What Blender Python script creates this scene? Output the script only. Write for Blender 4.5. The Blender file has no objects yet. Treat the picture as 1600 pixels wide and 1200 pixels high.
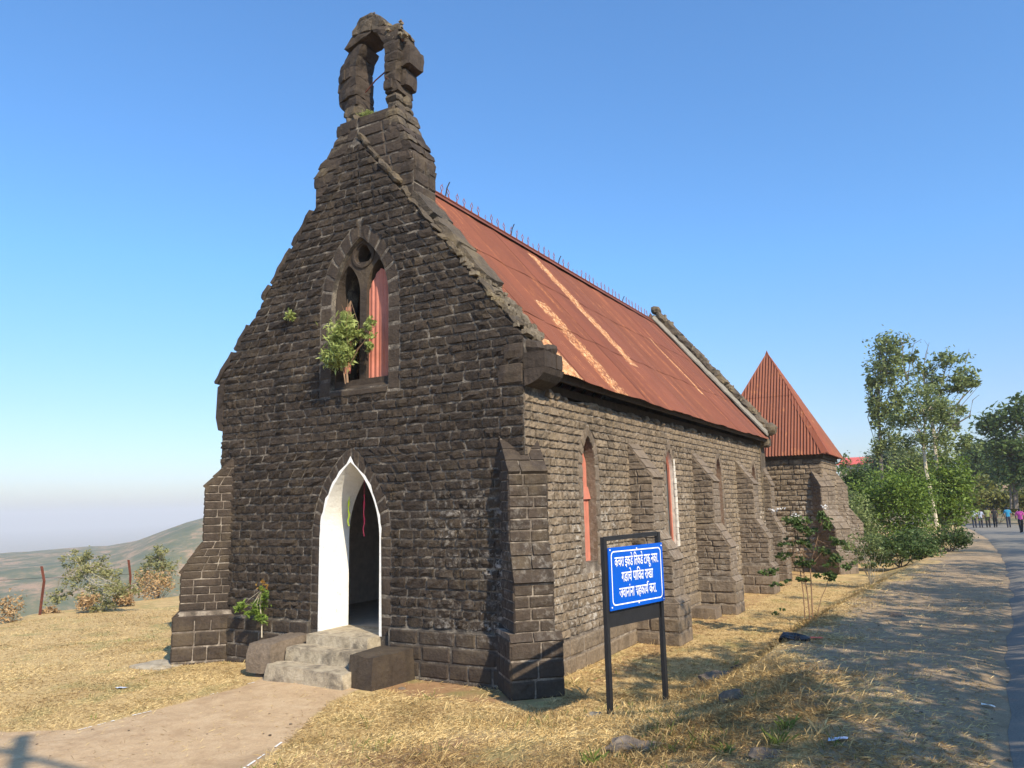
import bpy, bmesh, math, random
import numpy as np
from mathutils import Vector, Matrix, noise as mnoise

S = bpy.context.scene
C = S.collection
R_ = math.radians
rng = random.Random(7)
nr = np.random.RandomState(11)

# ------------------------------------------------------------------ camera
CAM = np.array([8.85, -10.0, 2.46])
F_PX = 1190.0
def _rot(a, b, c):
    ca, sa, cb, sb, cc, sc = math.cos(a), math.sin(a), math.cos(b), math.sin(b), math.cos(c), math.sin(c)
    Rz = np.array([[ca, sa, 0], [-sa, ca, 0], [0, 0, 1]])
    base = np.array([[1, 0, 0], [0, 0, -1], [0, 1, 0]])
    Rx = np.array([[1, 0, 0], [0, cb, sb], [0, -sb, cb]])
    Rr = np.array([[cc, -sc, 0], [sc, cc, 0], [0, 0, 1]])
    return Rr @ Rx @ base @ Rz
RC = _rot(R_(29.5), R_(9.15), R_(-1.3))
cam_d = bpy.data.cameras.new("camera"); cam = bpy.data.objects.new("camera", cam_d); C.objects.link(cam)
M = Matrix(((RC[0][0], -RC[1][0], -RC[2][0], CAM[0]), (RC[0][1], -RC[1][1], -RC[2][1], CAM[1]),
            (RC[0][2], -RC[1][2], -RC[2][2], CAM[2]), (0, 0, 0, 1)))
cam.matrix_world = M
cam_d.sensor_width = 36.0; cam_d.lens = 36.0 * F_PX / 1600.0
cam_d.clip_start = 0.05; cam_d.clip_end = 20000
S.camera = cam

# ------------------------------------------------------------------ light
SUN_EL, SUN_AZ = 38.5, 120.5            # azimuth clockwise from +Y
w = bpy.data.worlds.new("World"); S.world = w; w.use_nodes = True
wn = w.node_tree; bg = wn.nodes["Background"]
sky = wn.nodes.new("ShaderNodeTexSky"); sky.sky_type = 'NISHITA'; sky.sun_disc = False
sky.sun_elevation = R_(SUN_EL); sky.sun_rotation = R_(SUN_AZ)
sky.altitude = 300; sky.air_density = 1.0; sky.dust_density = 1.1; sky.ozone_density = 3.0
tint = wn.nodes.new('ShaderNodeMix'); tint.data_type = 'RGBA'; tint.blend_type = 'MULTIPLY'; tint.inputs[0].default_value = 1.0
_tc = wn.nodes.new('ShaderNodeTexCoord'); _sx = wn.nodes.new('ShaderNodeSeparateXYZ'); _cr = wn.nodes.new('ShaderNodeValToRGB')
wn.links.new(_tc.outputs['Generated'], _sx.inputs[0]); wn.links.new(_sx.outputs['Z'], _cr.inputs[0]); wn.links.new(_cr.outputs[0], tint.inputs[7])
_el = _cr.color_ramp.elements; _el.new(.13); _el.new(.28)
for _e, (_p, _c) in zip(_el, ((0, (.72, .69, .74)), (.13, (.68, .78, .90)), (.30, (.64, .98, 1.20)), (1, (.76, 1.16, 1.44)))): _e.position = _p; _e.color = (*_c, 1)
wn.links.new(sky.outputs[0], tint.inputs[6]); wn.links.new(tint.outputs[2], bg.inputs[0]); bg.inputs[1].default_value = 0.15
sd = bpy.data.lights.new("sun", 'SUN'); sun = bpy.data.objects.new("sun", sd); C.objects.link(sun)
sd.energy = 5.0; sd.angle = R_(0.53); sd.color = (1.0, 0.87, 0.66)
sv = Vector((math.sin(R_(SUN_AZ)) * math.cos(R_(SUN_EL)), math.cos(R_(SUN_AZ)) * math.cos(R_(SUN_EL)), math.sin(R_(SUN_EL))))
sun.rotation_euler = sv.to_track_quat('Z', 'Y').to_euler(); sun.location = (30, -20, 40)
S.view_settings.view_transform = 'Standard'; S.view_settings.look = 'None'
S.view_settings.exposure = 0.5; S.view_settings.gamma = 1.0
S.cycles.use_denoising = True
S.cycles.max_bounces = 6; S.cycles.transparent_max_bounces = 8; S.cycles.volume_bounces = 0

HAZE = 0.00042

# ------------------------------------------------------------------ geometry helpers
def ray(px, py):
    return RC.T @ np.array([(px - 800) / F_PX, (py - 600) / F_PX, 1.0])
def at(px, py, Y):
    """a world point standing at depth Y"""
    r = ray(px, py); return CAM + r * ((Y - CAM[1]) / r[1])
def scale_at(Y):
    return 1.0 / F_PX * ((Y - CAM[1]) / 0.95)

def nz(x, y, z=0.0):
    return mnoise.noise(Vector((x, y, z)))

def tag(o, label=None, cat=None, group=None, kind=None):
    if label: o["label"] = label
    if cat: o["category"] = cat
    if group: o["group"] = group
    if kind: o["kind"] = kind
    return o
def empty(name, loc, parent=None):
    o = bpy.data.objects.new(name, None); C.objects.link(o); o.location = loc
    o.empty_display_size = 0.2
    if parent: adopt(o, parent)
    return o
def wloc(o):
    v = Vector(o.location); p = o.parent
    while p: v = v + Vector(p.location); p = p.parent
    return v
def adopt(o, parent):
    o.parent = parent
    o.location = Vector(o.location) - wloc(parent)
    return o

class MB:
    """collects geometry, in world coordinates"""
    def __init__(s): s.v = []; s.f = []; s.t = []; s.mi = []; s.m = 0; s.tone = 0.5
    def add(s, vs, fs, tone=None, m=None):
        b = len(s.v); s.v.extend([tuple(p) for p in vs]); s.f.extend([tuple(i + b for i in f) for f in fs])
        s.t.extend([s.tone if tone is None else tone] * len(vs)); s.mi.extend([s.m if m is None else m] * len(fs))
    def box(s, a, b, tone=None, m=None):
        x0, y0, z0 = a; x1, y1, z1 = b
        s.add([(x0, y0, z0), (x1, y0, z0), (x1, y1, z0), (x0, y1, z0), (x0, y0, z1), (x1, y0, z1), (x1, y1, z1), (x0, y1, z1)],
              [(0, 3, 2, 1), (4, 5, 6, 7), (0, 1, 5, 4), (1, 2, 6, 5), (2, 3, 7, 6), (3, 0, 4, 7)], tone, m)
    def hexa(s, P, n=(3, 2, 2), amp=0.02, rnd=0.02, tone=None, seed=0.0, m=None):
        """block with corners P[0..7] (bottom 4 ccw, top 4 ccw), subdivided, corners rounded, surface roughened"""
        P = [Vector(p) for p in P]; a, b, c = n; idx = {}; vs = []; fs = []
        cen = sum(P, Vector()) / 8
        def pt(i, j, k):
            key = (i, j, k)
            if key in idx: return idx[key]
            u, v_, w_ = i / a, j / b, k / c
            lo = (P[0] * (1 - u) + P[1] * u) * (1 - v_) + (P[3] * (1 - u) + P[2] * u) * v_
            hi = (P[4] * (1 - u) + P[5] * u) * (1 - v_) + (P[7] * (1 - u) + P[6] * u) * v_
            q = lo * (1 - w_) + hi * w_
            ex = (i in (0, a)) + (j in (0, b)) + (k in (0, c))
            d = (cen - q)
            if d.length > 1e-6:
                q = q + d.normalized() * (rnd * (ex - 1) if ex > 1 else 0)
            if amp:
                q = q + mnoise.noise_vector((q + Vector((seed, seed * .7, 0))) * 7) * amp
            idx[key] = len(vs); vs.append(q); return idx[key]
        for i in range(a):
            for j in range(b):
                fs.append((pt(i, j, 0), pt(i, j + 1, 0), pt(i + 1, j + 1, 0), pt(i + 1, j, 0)))
                fs.append((pt(i, j, c), pt(i + 1, j, c), pt(i + 1, j + 1, c), pt(i, j + 1, c)))
            for k in range(c):
                fs.append((pt(i, 0, k), pt(i + 1, 0, k), pt(i + 1, 0, k + 1), pt(i, 0, k + 1)))
                fs.append((pt(i, b, k), pt(i, b, k + 1), pt(i + 1, b, k + 1), pt(i + 1, b, k)))
        for j in range(b):
            for k in range(c):
                fs.append((pt(0, j, k), pt(0, j, k + 1), pt(0, j + 1, k + 1), pt(0, j + 1, k)))
                fs.append((pt(a, j, k), pt(a, j + 1, k), pt(a, j + 1, k + 1), pt(a, j, k + 1)))
        s.add(vs, fs, tone, m)
    def rbox(s, a, b, n=(3, 2, 2), amp=0.02, rnd=0.02, tone=None, seed=0.0, m=None):
        x0, y0, z0 = a; x1, y1, z1 = b
        s.hexa([(x0, y0, z0), (x1, y0, z0), (x1, y1, z0), (x0, y1, z0), (x0, y0, z1), (x1, y0, z1), (x1, y1, z1), (x0, y1, z1)], n, amp, rnd, tone, seed, m)
    def tube(s, pts, rad, k=6, tone=None, m=None, cap=True):
        pts = [Vector(p) for p in pts]
        if not hasattr(rad, '__len__'): rad = [rad] * len(pts)
        vs = []; fs = []; ref = Vector((0.31, 0.2, 0.93))
        for i, p in enumerate(pts):
            d = (pts[min(i + 1, len(pts) - 1)] - pts[max(i - 1, 0)])
            if d.length < 1e-9: d = Vector((0, 0, 1))
            d.normalize()
            r = ref if abs(d.dot(ref)) < .95 else Vector((1, 0, 0))
            e1 = d.cross(r).normalized(); e2 = d.cross(e1)
            for q in range(k):
                an = 2 * math.pi * q / k
                vs.append(p + (e1 * math.cos(an) + e2 * math.sin(an)) * rad[i])
        for i in range(len(pts) - 1):
            for q in range(k):
                a0 = i * k + q; a1 = i * k + (q + 1) % k
                fs.append((a0, a1, a1 + k, a0 + k))
        if cap:
            fs.append(tuple(range(k))[::-1]); fs.append(tuple(range((len(pts) - 1) * k, len(pts) * k)))
        s.add(vs, fs, tone, m)
    def sheet(s, fr, u0, u1, lo, hi, pitch=.076, amp=.009, tone=None, seg=4, off=0.0, rows=1, sag=None):
        """corrugated sheet in frame fr: u across, v up"""
        n = max(1, int(round((u1 - u0) / pitch * seg))); vs = []; fs = []
        for i in range(n + 1):
            u = u0 + (u1 - u0) * i / n
            h = amp * math.cos(2 * math.pi * u / pitch)
            for j in range(rows + 1):
                v_ = lo(u) + (hi(u) - lo(u)) * j / rows
                vs.append(fr.p(u, v_, off + h + (sag(u, v_) if sag else 0)))
        for i in range(n):
            for j in range(rows):
                a = i * (rows + 1) + j
                fs.append((a, a + rows + 1, a + rows + 2, a + 1))
        s.add(vs, fs, tone)
    def build(s, name, mats, parent=None, smooth=False, origin=None):
        me = bpy.data.meshes.new(name)
        if not s.v: return None
        va = np.array([tuple(p) for p in s.v], dtype=np.float64)
        o_ = Vector(origin) if origin is not None else Vector(((va[:, 0].min() + va[:, 0].max()) / 2, (va[:, 1].min() + va[:, 1].max()) / 2, va[:, 2].min()))
        va = va - np.array(o_)
        me.from_pydata([tuple(p) for p in va], [], s.f)
        at_ = me.attributes.new('tone', 'FLOAT', 'POINT'); at_.data.foreach_set('value', np.array(s.t, dtype=np.float32))
        if not isinstance(mats, (list, tuple)): mats = [mats]
        for m in mats: me.materials.append(m)
        if len(mats) > 1: me.polygons.foreach_set('material_index', np.array(s.mi, dtype=np.int32))
        if smooth: me.polygons.foreach_set('use_smooth', np.ones(len(me.polygons), dtype=bool))
        me.update()
        o = bpy.data.objects.new(name, me); C.objects.link(o); o.location = o_
        if parent: adopt(o, parent)
        return o

class Frame:
    def __init__(s, o, u, v, n): s.o = Vector(o); s.u = Vector(u).normalized(); s.v = Vector(v).normalized(); s.n = Vector(n).normalized()
    def p(s, a, b, c=0.0): return s.o + s.u * a + s.v * b + s.n * c

def prism(mb, outer, holes, fr, n0, n1, tone=.5, m=None):
    """flat polygon with holes, given thickness from n0 to n1 along the frame's normal"""
    bm = bmesh.new(); loops = []
    for lp in [outer] + holes:
        vs = [bm.verts.new((a, b, 0)) for a, b in lp]; loops.append(vs)
        for i in range(len(vs)): bm.edges.new((vs[i], vs[(i + 1) % len(vs)]))
    bmesh.ops.triangle_fill(bm, edges=bm.edges[:], use_beauty=True, use_dissolve=False)
    bm.verts.index_update(); bm.verts.ensure_lookup_table()
    P = [(v.co.x, v.co.y) for v in bm.verts]; n = len(P)
    tr = []
    for f in bm.faces:
        ids = [v.index for v in f.verts]
        if f.normal.z < 0: ids = ids[::-1]
        tr.append(tuple(ids))
    vs = [fr.p(a, b, n1) for a, b in P] + [fr.p(a, b, n0) for a, b in P]
    fs = tr + [tuple(i + n for i in t[::-1]) for t in tr]
    for lp in loops:
        ids = [v.index for v in lp]
        for i in range(len(ids)):
            a, b = ids[i], ids[(i + 1) % len(ids)]
            fs.append((a, b, b + n, a + n))
    bm.free(); mb.add(vs, fs, tone, m)

def arch_pts(cx, hw, z0, zs, r, n=10, grow=0.0):
    """pointed arch outline from bottom left, counter clockwise"""
    R2 = r + grow; off = r - hw                       # arc centres at cx -+ off
    top = math.sqrt(max(R2 * R2 - off * off, 0))
    th = math.acos(off / R2)
    pts = [(cx - hw - grow, z0), (cx + hw + grow, z0)]
    for i in range(n + 1):
        a = th * i / n; pts.append((cx - off + R2 * math.cos(a), zs + R2 * math.sin(a)))
    for i in range(n - 1, -1, -1):
        a = th * i / n; pts.append((cx + off - R2 * math.cos(a), zs + R2 * math.sin(a)))
    return pts
def arch_hw(z, hw, z0, zs, r, grow=0.0):
    if z < z0: return 0
    if z <= zs: return hw + grow
    R2 = r + grow; d = R2 * R2 - (z - zs) ** 2
    return max(0, math.sqrt(d) - (r - hw)) if d > 0 else 0

# ------------------------------------------------------------------ materials
MATS = {}
class NT:
    def __init__(s, name):
        s.m = bpy.data.materials.new(name); s.m.use_nodes = True; s.t = s.m.node_tree
        s.b = s.t.nodes["Principled BSDF"]; s.out = s.t.nodes["Material Output"]
        s.b.inputs['Roughness'].default_value = .85; s.b.inputs['Specular IOR Level'].default_value = .3
        MATS[name] = s.m
    def n(s, kind, **kw):
        nd = s.t.nodes.new(kind)
        for k, v in kw.items():
            if k.startswith('_'): setattr(nd, k[1:], v)
            else: nd.inputs[k.replace('__', ' ')].default_value = v
        return nd
    def l(s, a, b): s.t.links.new(a, b)
    def pos(s, sc=(1, 1, 1)):
        g = s.n("ShaderNodeNewGeometry"); mp = s.n("ShaderNodeMapping"); mp.inputs['Scale'].default_value = sc
        s.l(g.outputs['Position'], mp.inputs['Vector']); return mp.outputs[0]
    def noise(s, scale, detail=4, rough=.6, vec=None, dist=0):
        q = s.n("ShaderNodeTexNoise", Scale=scale, Detail=detail, Roughness=rough, Distortion=dist)
        s.l(vec if vec is not None else s.pos(), q.inputs['Vector']); return q.outputs['Fac']
    def ramp(s, fac, stops, interp='LINEAR'):
        r = s.n("ShaderNodeValToRGB"); r.color_ramp.interpolation = interp
        el = r.color_ramp.elements
        while len(el) < len(stops): el.new(0.5)
        for e, (p, c) in zip(el, stops):
            e.position = p; e.color = (c[0], c[1], c[2], 1) if hasattr(c, '__len__') else (c, c, c, 1)
        s.l(fac, r.inputs[0]); return r.outputs[0]
    def mix(s, fac, a, b, mode='MIX'):
        m = s.n("ShaderNodeMix", _data_type='RGBA', _blend_type=mode)
        for i, x in ((0, fac), (6, a), (7, b)):
            if hasattr(x, 'is_linked') or isinstance(x, bpy.types.NodeSocket): s.l(x, m.inputs[i])
            elif i == 0: m.inputs[0].default_value = x
            else: m.inputs[i].default_value = (*x, 1) if len(x) == 3 else x
        return m.outputs[2]
    def math(s, op, a, b=0.0, c=None, clamp=False):
        m = s.n("ShaderNodeMath", _operation=op, _use_clamp=clamp)
        for i, x in enumerate((a, b) if c is None else (a, b, c)):
            if isinstance(x, bpy.types.NodeSocket): s.l(x, m.inputs[i])
            else: m.inputs[i].default_value = x
        return m.outputs[0]
    def attr(s, name='tone', out='Fac'):
        return s.n("ShaderNodeAttribute", _attribute_name=name).outputs[out]
    def bump(s, h, strength=.5, dist=.02, prev=None):
        b = s.n("ShaderNodeBump", Strength=strength, Distance=dist); s.l(h, b.inputs['Height'])
        if prev is not None: s.l(prev, b.inputs['Normal'])
        return b.outputs[0]
    def fin(s, col=None, nor=None, rough=None):
        if col is not None:
            if isinstance(col, bpy.types.NodeSocket): s.l(col, s.b.inputs['Base Color'])
            else: s.b.inputs['Base Color'].default_value = (*col, 1)
        if nor is not None: s.l(nor, s.b.inputs['Normal'])
        if rough is not None:
            if isinstance(rough, bpy.types.NodeSocket): s.l(rough, s.b.inputs['Roughness'])
            else: s.b.inputs['Roughness'].default_value = rough
        return s.m

def sep(t, what):
    g = t.n("ShaderNodeNewGeometry"); x = t.n("ShaderNodeSeparateXYZ"); t.l(g.outputs['Position'], x.inputs[0]); return x.outputs[what]

def stone_mat(name, dark, light, stain=.25, white=0.0, lich=(.20, .15, .085), b=.9, rough=.88):
    t = NT(name); tone = t.attr()
    base = t.ramp(tone, [(0, dark), (1, light)])
    n1 = t.noise(2.2, 5, .65); n2 = t.noise(22, 6, .7); n3 = t.noise(110, 3, .6)
    base = t.mix(t.ramp(n2, [(.36, 0), (.72, .55)]), base, tuple(min(1, c * 1.75) for c in light))
    base = t.mix(t.ramp(n1, [(.45, 0), (.75, .5)]), base, tuple(c * .55 for c in dark))
    base = t.mix(t.math('MULTIPLY', t.ramp(t.noise(1.3, 4, .7), [(.5, 0), (.68, 1)]), stain), base, lich)
    base = t.mix(t.ramp(t.noise(.55, 4, .6), [(.40, 0), (.62, .45)]), base, tuple(min(1, (a + c) * .75) for a, c in zip(dark, light)))
    base = t.mix(t.math('MULTIPLY', t.ramp(t.noise(1.0, 5, .7, vec=t.pos((3.2, 3.2, .35))), [(.52, 0), (.70, 1)]), .55), base, tuple(c * .5 for c in dark))
    if white:
        wn_ = t.noise(9, 6, .75); mask = t.ramp(wn_, [(.50, 0), (.62, 1)])
        # efflorescence sits where the wall stays damp: the foot of the wall round the corner
        zz = sep(t, 'Z'); xx = sep(t, 'X')
        mz = t.ramp(t.math('MULTIPLY', zz, .25), [(.06, 0), (.16, 1), (.55, .8), (.8, 0)])
        mx = t.ramp(t.math('MULTIPLY', xx, .2), [(.26, 0), (.42, .7), (.64, 1)])
        big = t.ramp(t.noise(1.1, 3, .5), [(.42, .15), (.6, 1)])
        mk = t.math('MULTIPLY', t.math('MULTIPLY', mask, mz), t.math('MULTIPLY', mx, big))
        base = t.mix(t.math('MULTIPLY', mk, white), base, (.50, .46, .41))
    h = t.math('ADD', t.math('ADD', t.math('MULTIPLY', n2, .7), t.math('MULTIPLY', n3, .3)), t.math('MULTIPLY', t.noise(9, 3, .6), 1.0))
    return t.fin(base, t.bump(h, b, .045), rough)

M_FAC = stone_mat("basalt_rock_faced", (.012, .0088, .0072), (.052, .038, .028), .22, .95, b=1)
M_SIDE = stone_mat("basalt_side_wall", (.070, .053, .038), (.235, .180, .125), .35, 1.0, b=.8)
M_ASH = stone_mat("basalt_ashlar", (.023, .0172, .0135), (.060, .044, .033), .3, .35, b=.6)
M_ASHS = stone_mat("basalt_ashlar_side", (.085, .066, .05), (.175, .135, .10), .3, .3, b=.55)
M_COP = stone_mat("weathered_coping", (.04, .033, .027), (.115, .09, .065), .8, 0, (.22, .165, .09), b=1)
M_CAP = stone_mat("lichen_rubble", (.075, .06, .042), (.21, .17, .12), .8, 0, (.30, .235, .13), b=1)
M_RED = stone_mat("red_brick_fragment", (.12, .05, .03), (.2, .09, .05), .2, 0, b=.6)

def simple(name, col, rough=.8, n=0, amp=.3, sc=8, bump=.2, bd=.01):
    t = NT(name); a = t.noise(sc, 5, .65)
    c = t.mix(t.ramp(a, [(.3, 0), (.7, 1)]), tuple(x * (1 - amp) for x in col), tuple(min(1, x * (1 + amp)) for x in col))
    return t.fin(c, t.bump(t.noise(sc * 5, 4, .6), bump, bd), rough)
t = NT("mortar"); nn = t.noise(3.5, 5, .7); n2 = t.noise(30, 3, .6)
c = t.ramp(nn, [(.32, (.025, .02, .017)), (.48, (.10, .085, .07)), (.62, (.28, .24, .19))])
c = t.mix(t.ramp(n2, [(.4, 0), (.6, .6)]), c, (.06, .05, .045)); M_MORT = t.fin(c, t.bump(n2, .8, .02), .95)
t = NT("mortar_light"); nn = t.noise(4.5, 5, .7)
c = t.ramp(nn, [(.3, (.06, .05, .04)), (.5, (.16, .13, .105)), (.65, (.33, .285, .235))]); M_MORTL = t.fin(c, t.bump(t.noise(30, 3, .6), .8, .02), .95)
t = NT("white_limewash"); c = t.ramp(t.noise(3, 5, .7), [(.3, (.74, .72, .67)), (.6, (.83, .82, .79))])
c = t.mix(t.ramp(t.noise(7, 6, .8), [(.60, 0), (.72, .8)]), c, (.38, .34, .29)); c = t.mix(t.ramp(t.noise(28, 4, .7), [(.66, 0), (.72, .9)]), c, (.16, .13, .11)); M_WHITE = t.fin(c, t.bump(t.noise(12, 5, .7), .5, .02), .85)
M_PLAST = simple("old_white_plaster", (.55, .50, .44), .9, amp=.25, sc=6, bump=.5)
M_PINK = simple("pink_oxide_sheet", (.46, .165, .115), .6, amp=.14, sc=5)
t = NT("worn_concrete_step"); c = t.ramp(t.noise(5, 6, .75), [(.28, (.22, .18, .125)), (.5, (.42, .35, .25)), (.7, (.55, .47, .35))])
c = t.mix(t.ramp(t.noise(2.2, 5, .7), [(.5, 0), (.62, .75)]), c, (.11, .09, .07)); M_CONC = t.fin(c, t.bump(t.noise(26, 6, .75), .9, .03), .92)
M_CEM = simple("cement_flashing", (.20, .18, .15), .9, amp=.25, sc=7, bump=.6)
M_FLOOR = simple("stone_floor", (.40, .35, .29), .8, amp=.2)
M_INT = simple("interior_plaster", (.62, .56, .50), .9, amp=.15)
M_TIMB = simple("dark_timber", (.05, .036, .026), .8, amp=.4)
M_IRON = simple("black_iron", (.012, .012, .014), .55, amp=.3, sc=12, bump=.25)
M_IRON.node_tree.nodes["Principled BSDF"].inputs['Specular IOR Level'].default_value = .5
M_BLUE = simple("blue_sign_enamel", (.0, .085, .50), .35, amp=.03, bump=0.02)
M_WLET = simple("white_sign_lettering", (.85, .86, .88), .5, amp=.01, bump=0)
M_RUSTP = simple("rusty_fence_post", (.12, .036, .022), .85, amp=.4, sc=14, bump=.5)
M_RUSTF = simple("rusty_finial", (.26, .08, .045), .7, amp=.3, sc=20)
M_GLASS = simple("dusty_dark_pane", (.10, .115, .115), .3, amp=.2, sc=4, bump=.05)
M_ORNG = simple("orange_wrapper", (.75, .09, .02), .4, amp=.1)
M_BLACKP = simple("black_plastic", (.02, .02, .022), .4, amp=.2)
M_PACK = simple("white_blue_packet", (.55, .6, .72), .35, amp=.2, sc=30)
M_YEL = simple("yellow_green_ribbon", (.55, .72, .03), .5, amp=.1)
M_RIB = simple("crimson_ribbon", (.42, .02, .07), .5, amp=.15)

def rust_mat(name, base, hi, streak_scale, u_axis, extra=0):
    t = NT(name); tone = t.attr()
    col = t.ramp(tone, [(0, tuple(c * .86 for c in base)), (1, tuple(c * 1.12 for c in base))])
    col = t.mix(t.ramp(t.noise(1.6, 6, .7), [(.35, 0), (.75, .6)]), col, tuple(c * .68 for c in base))
    col = t.mix(t.ramp(t.noise(14, 5, .7), [(.5, 0), (.8, .5)]), col, tuple(c * 1.35 for c in base))
    st = t.noise(1.0, 6, .68, vec=t.pos(streak_scale), dist=.2)
    fine = t.noise(9, 5, .75)
    mask = t.math('MULTIPLY', t.ramp(st, [(.555, 0), (.68, 1)]), t.ramp(fine, [(.38, 0), (.62, 1)]))
    col = t.mix(mask, col, (.42, .15, .05))
    mask2 = t.math('MULTIPLY', t.ramp(st, [(.63, 0), (.72, 1)]), t.ramp(fine, [(.5, 0), (.66, 1)]))
    if extra:
        # one long bare streak runs down a single sheet, worn patches near the laps and the front eave corner
        g = t.n("ShaderNodeNewGeometry"); x = t.n("ShaderNodeSeparateXYZ"); t.l(g.outputs['Position'], x.inputs[0])
        wob = t.math('MULTIPLY', t.math('SUBTRACT', t.noise(4, 6, .8, vec=t.pos((1, 3.5, 1))), .5), .75)
        yy = t.math('ADD', x.outputs['Y'], wob)
        def band(y0, wd, z0, z1, sl=0):
            d = t.math('ABSOLUTE', t.math('SUBTRACT', t.math('ADD', yy, t.math('MULTIPLY', x.outputs['Z'], sl)), y0))
            bnd = t.math('LESS_THAN', d, wd)
            zm = t.math('MULTIPLY', t.math('GREATER_THAN', x.outputs['Z'], z0), t.math('LESS_THAN', x.outputs['Z'], z1))
            return t.math('MULTIPLY', bnd, zm)
        fr = t.ramp(t.noise(3, 5, .8, vec=t.pos((2, 9, 2))), [(.38, 0), (.55, 1)])
        b1 = t.math('MULTIPLY', band(6.42, .23, 5.6, 8.75), fr)
        b2 = t.math('MULTIPLY', band(3.15, .26, 4.4, 6.5), t.ramp(fine, [(.42, 0), (.58, 1)]))
        b3 = t.math('MULTIPLY', band(.95, .42, 4.35, 5.25), t.ramp(fine, [(.3, 0), (.5, 1)]))
        b4 = t.math('MULTIPLY', band(12.1, .13, 5.6, 7.5), fr)
        mm = t.math('MAXIMUM', t.math('MAXIMUM', b1, b2), t.math('MAXIMUM', b3, b4))
        col = t.mix(t.math('MULTIPLY', mm, t.ramp(t.noise(5, 6, .8), [(.34, .2), (.56, 1)])), col, (.52, .25, .10))
        mask2 = t.math('MAXIMUM', mask2, t.math('MULTIPLY', mm, t.ramp(t.noise(16, 4, .7), [(.5, 0), (.62, 1)])))
    col = t.mix(mask2, col, (.58, .40, .23))
    return t.fin(col, t.bump(fine, .25, .01), .62)
M_RUST = rust_mat("red_oxide_rusty_roof", (.168, .052, .026), 0, (.33, 3.0, .33), 'Y', 1)
M_RUST2 = rust_mat("rusty_tower_roof", (.20, .056, .027), 0, (2.6, 2.6, .8), 'X')

def leaf_mat(name, dark, light, trans=.35, rough=.5):
    t = NT(name); tone = t.attr()
    mid = tuple((a + b) / 2 for a, b in zip(dark, light))
    c = t.ramp(tone, [(0, dark), (.55, mid), (1, light)])
    t.fin(c, None, rough)
    tl = t.n("ShaderNodeBsdfTranslucent"); t.l(c, tl.inputs[0])
    mx = t.n("ShaderNodeMixShader"); mx.inputs[0].default_value = trans
    t.l(t.b.outputs[0], mx.inputs[1]); t.l(tl.outputs[0], mx.inputs[2]); t.l(mx.outputs[0], t.out.inputs[0])
    return t.m
M_LEUC = leaf_mat("eucalyptus_leaves", (.105, .14, .05), (.29, .34, .125))
M_LGRN = leaf_mat("fresh_green_leaves", (.06, .115, .018), (.24, .33, .055))
M_LDRK = leaf_mat("dark_green_leaves", (.04, .08, .024), (.15, .21, .06))
M_LBLU = leaf_mat("grey_green_leaves", (.09, .13, .085), (.18, .23, .14))
M_LYEL = leaf_mat("yellowing_leaves", (.09, .11, .02), (.30, .29, .07))
M_LWIN = leaf_mat("pale_green_leaves", (.15, .20, .05), (.50, .56, .19))
M_DUST = leaf_mat("dusty_olive_leaves", (.16, .165, .065), (.42, .40, .18))
M_DRY = leaf_mat("dry_leaf_litter", (.22, .13, .06), (.55, .38, .20), .15, .8)
M_PETAL = leaf_mat("white_petals", (.7, .68, .66), (.85, .84, .83), .3)
M_LRED = leaf_mat("reddish_young_leaves", (.22, .09, .02), (.45, .30, .05))
M_STRAW = leaf_mat("dry_straw_grass", (.34, .23, .095), (.76, .59, .30), .15, .8)
M_STRAWB = leaf_mat("brown_dead_grass", (.19, .115, .05), (.58, .41, .18), .15, .8)
M_GRASS = leaf_mat("green_grass_blades", (.07, .10, .02), (.26, .31, .07), .3, .6)
M_BARKL = simple("pale_bark", (.50, .43, .32), .85, amp=.25, sc=6, bump=.5)
M_BARKB = simple("brown_bark", (.24, .15, .09), .85, amp=.35, sc=8, bump=.5)
M_BARKG = simple("grey_bark", (.17, .145, .12), .85, amp=.3, sc=8, bump=.5)

# ground
t = NT("ground_surface")
def A(n): return t.attr(n)
big = t.noise(.8, 5, .65); med = t.noise(4, 6, .7); fin_ = t.noise(38, 5, .75); vf = t.noise(140, 3, .6)
straw = t.ramp(med, [(.25, (.36, .225, .095)), (.5, (.58, .41, .18)), (.75, (.72, .54, .27))])
straw = t.mix(t.ramp(fin_, [(.3, .75), (.62, 0)]), straw, (.25, .155, .07))
dirt = t.ramp(med, [(.25, (.24, .13, .06)), (.7, (.40, .24, .12))])
path = t.ramp(med, [(.25, (.42, .285, .165)), (.5, (.54, .38, .225)), (.8, (.63, .47, .30))])
path = t.mix(t.ramp(fin_, [(.35, .35), (.6, 0)]), path, (.26, .18, .11)); path = t.mix(t.ramp(t.noise(1.6, 6, .75, dist=.6), [(.48, 0), (.62, .55)]), path, (.36, .235, .13)); path = t.mix(t.ramp(vf, [(.66, 0), (.72, .6)]), path, (.72, .62, .48))
grav = t.ramp(med, [(.25, (.26, .18, .105)), (.5, (.39, .28, .165)), (.75, (.52, .395, .25))])
grav = t.mix(t.ramp(vf, [(.35, .6), (.6, 0)]), grav, (.12, .10, .085))
scrub = t.ramp(t.noise(.05, 6, .7), [(.38, (.06, .08, .03)), (.5, (.13, .12, .055)), (.60, (.32, .20, .115))])
scrub = t.mix(t.ramp(t.noise(.35, 5, .7), [(.5, 0), (.62, .7)]), scrub, (.07, .085, .04))
jit = t.math('MULTIPLY', t.math('SUBTRACT', t.noise(5, 5, .7), .5), 1.3)
def wob(a): return t.math('MULTIPLY_ADD', t.math('SUBTRACT', t.math('ADD', A(a), t.math('MULTIPLY', jit, .8)), .5), 4.0, .5, clamp=True)
col = t.mix(wob('dirt'), straw, dirt)
col = t.mix(wob('gravel'), col, grav)
col = t.mix(wob('path'), col, path)
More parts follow.
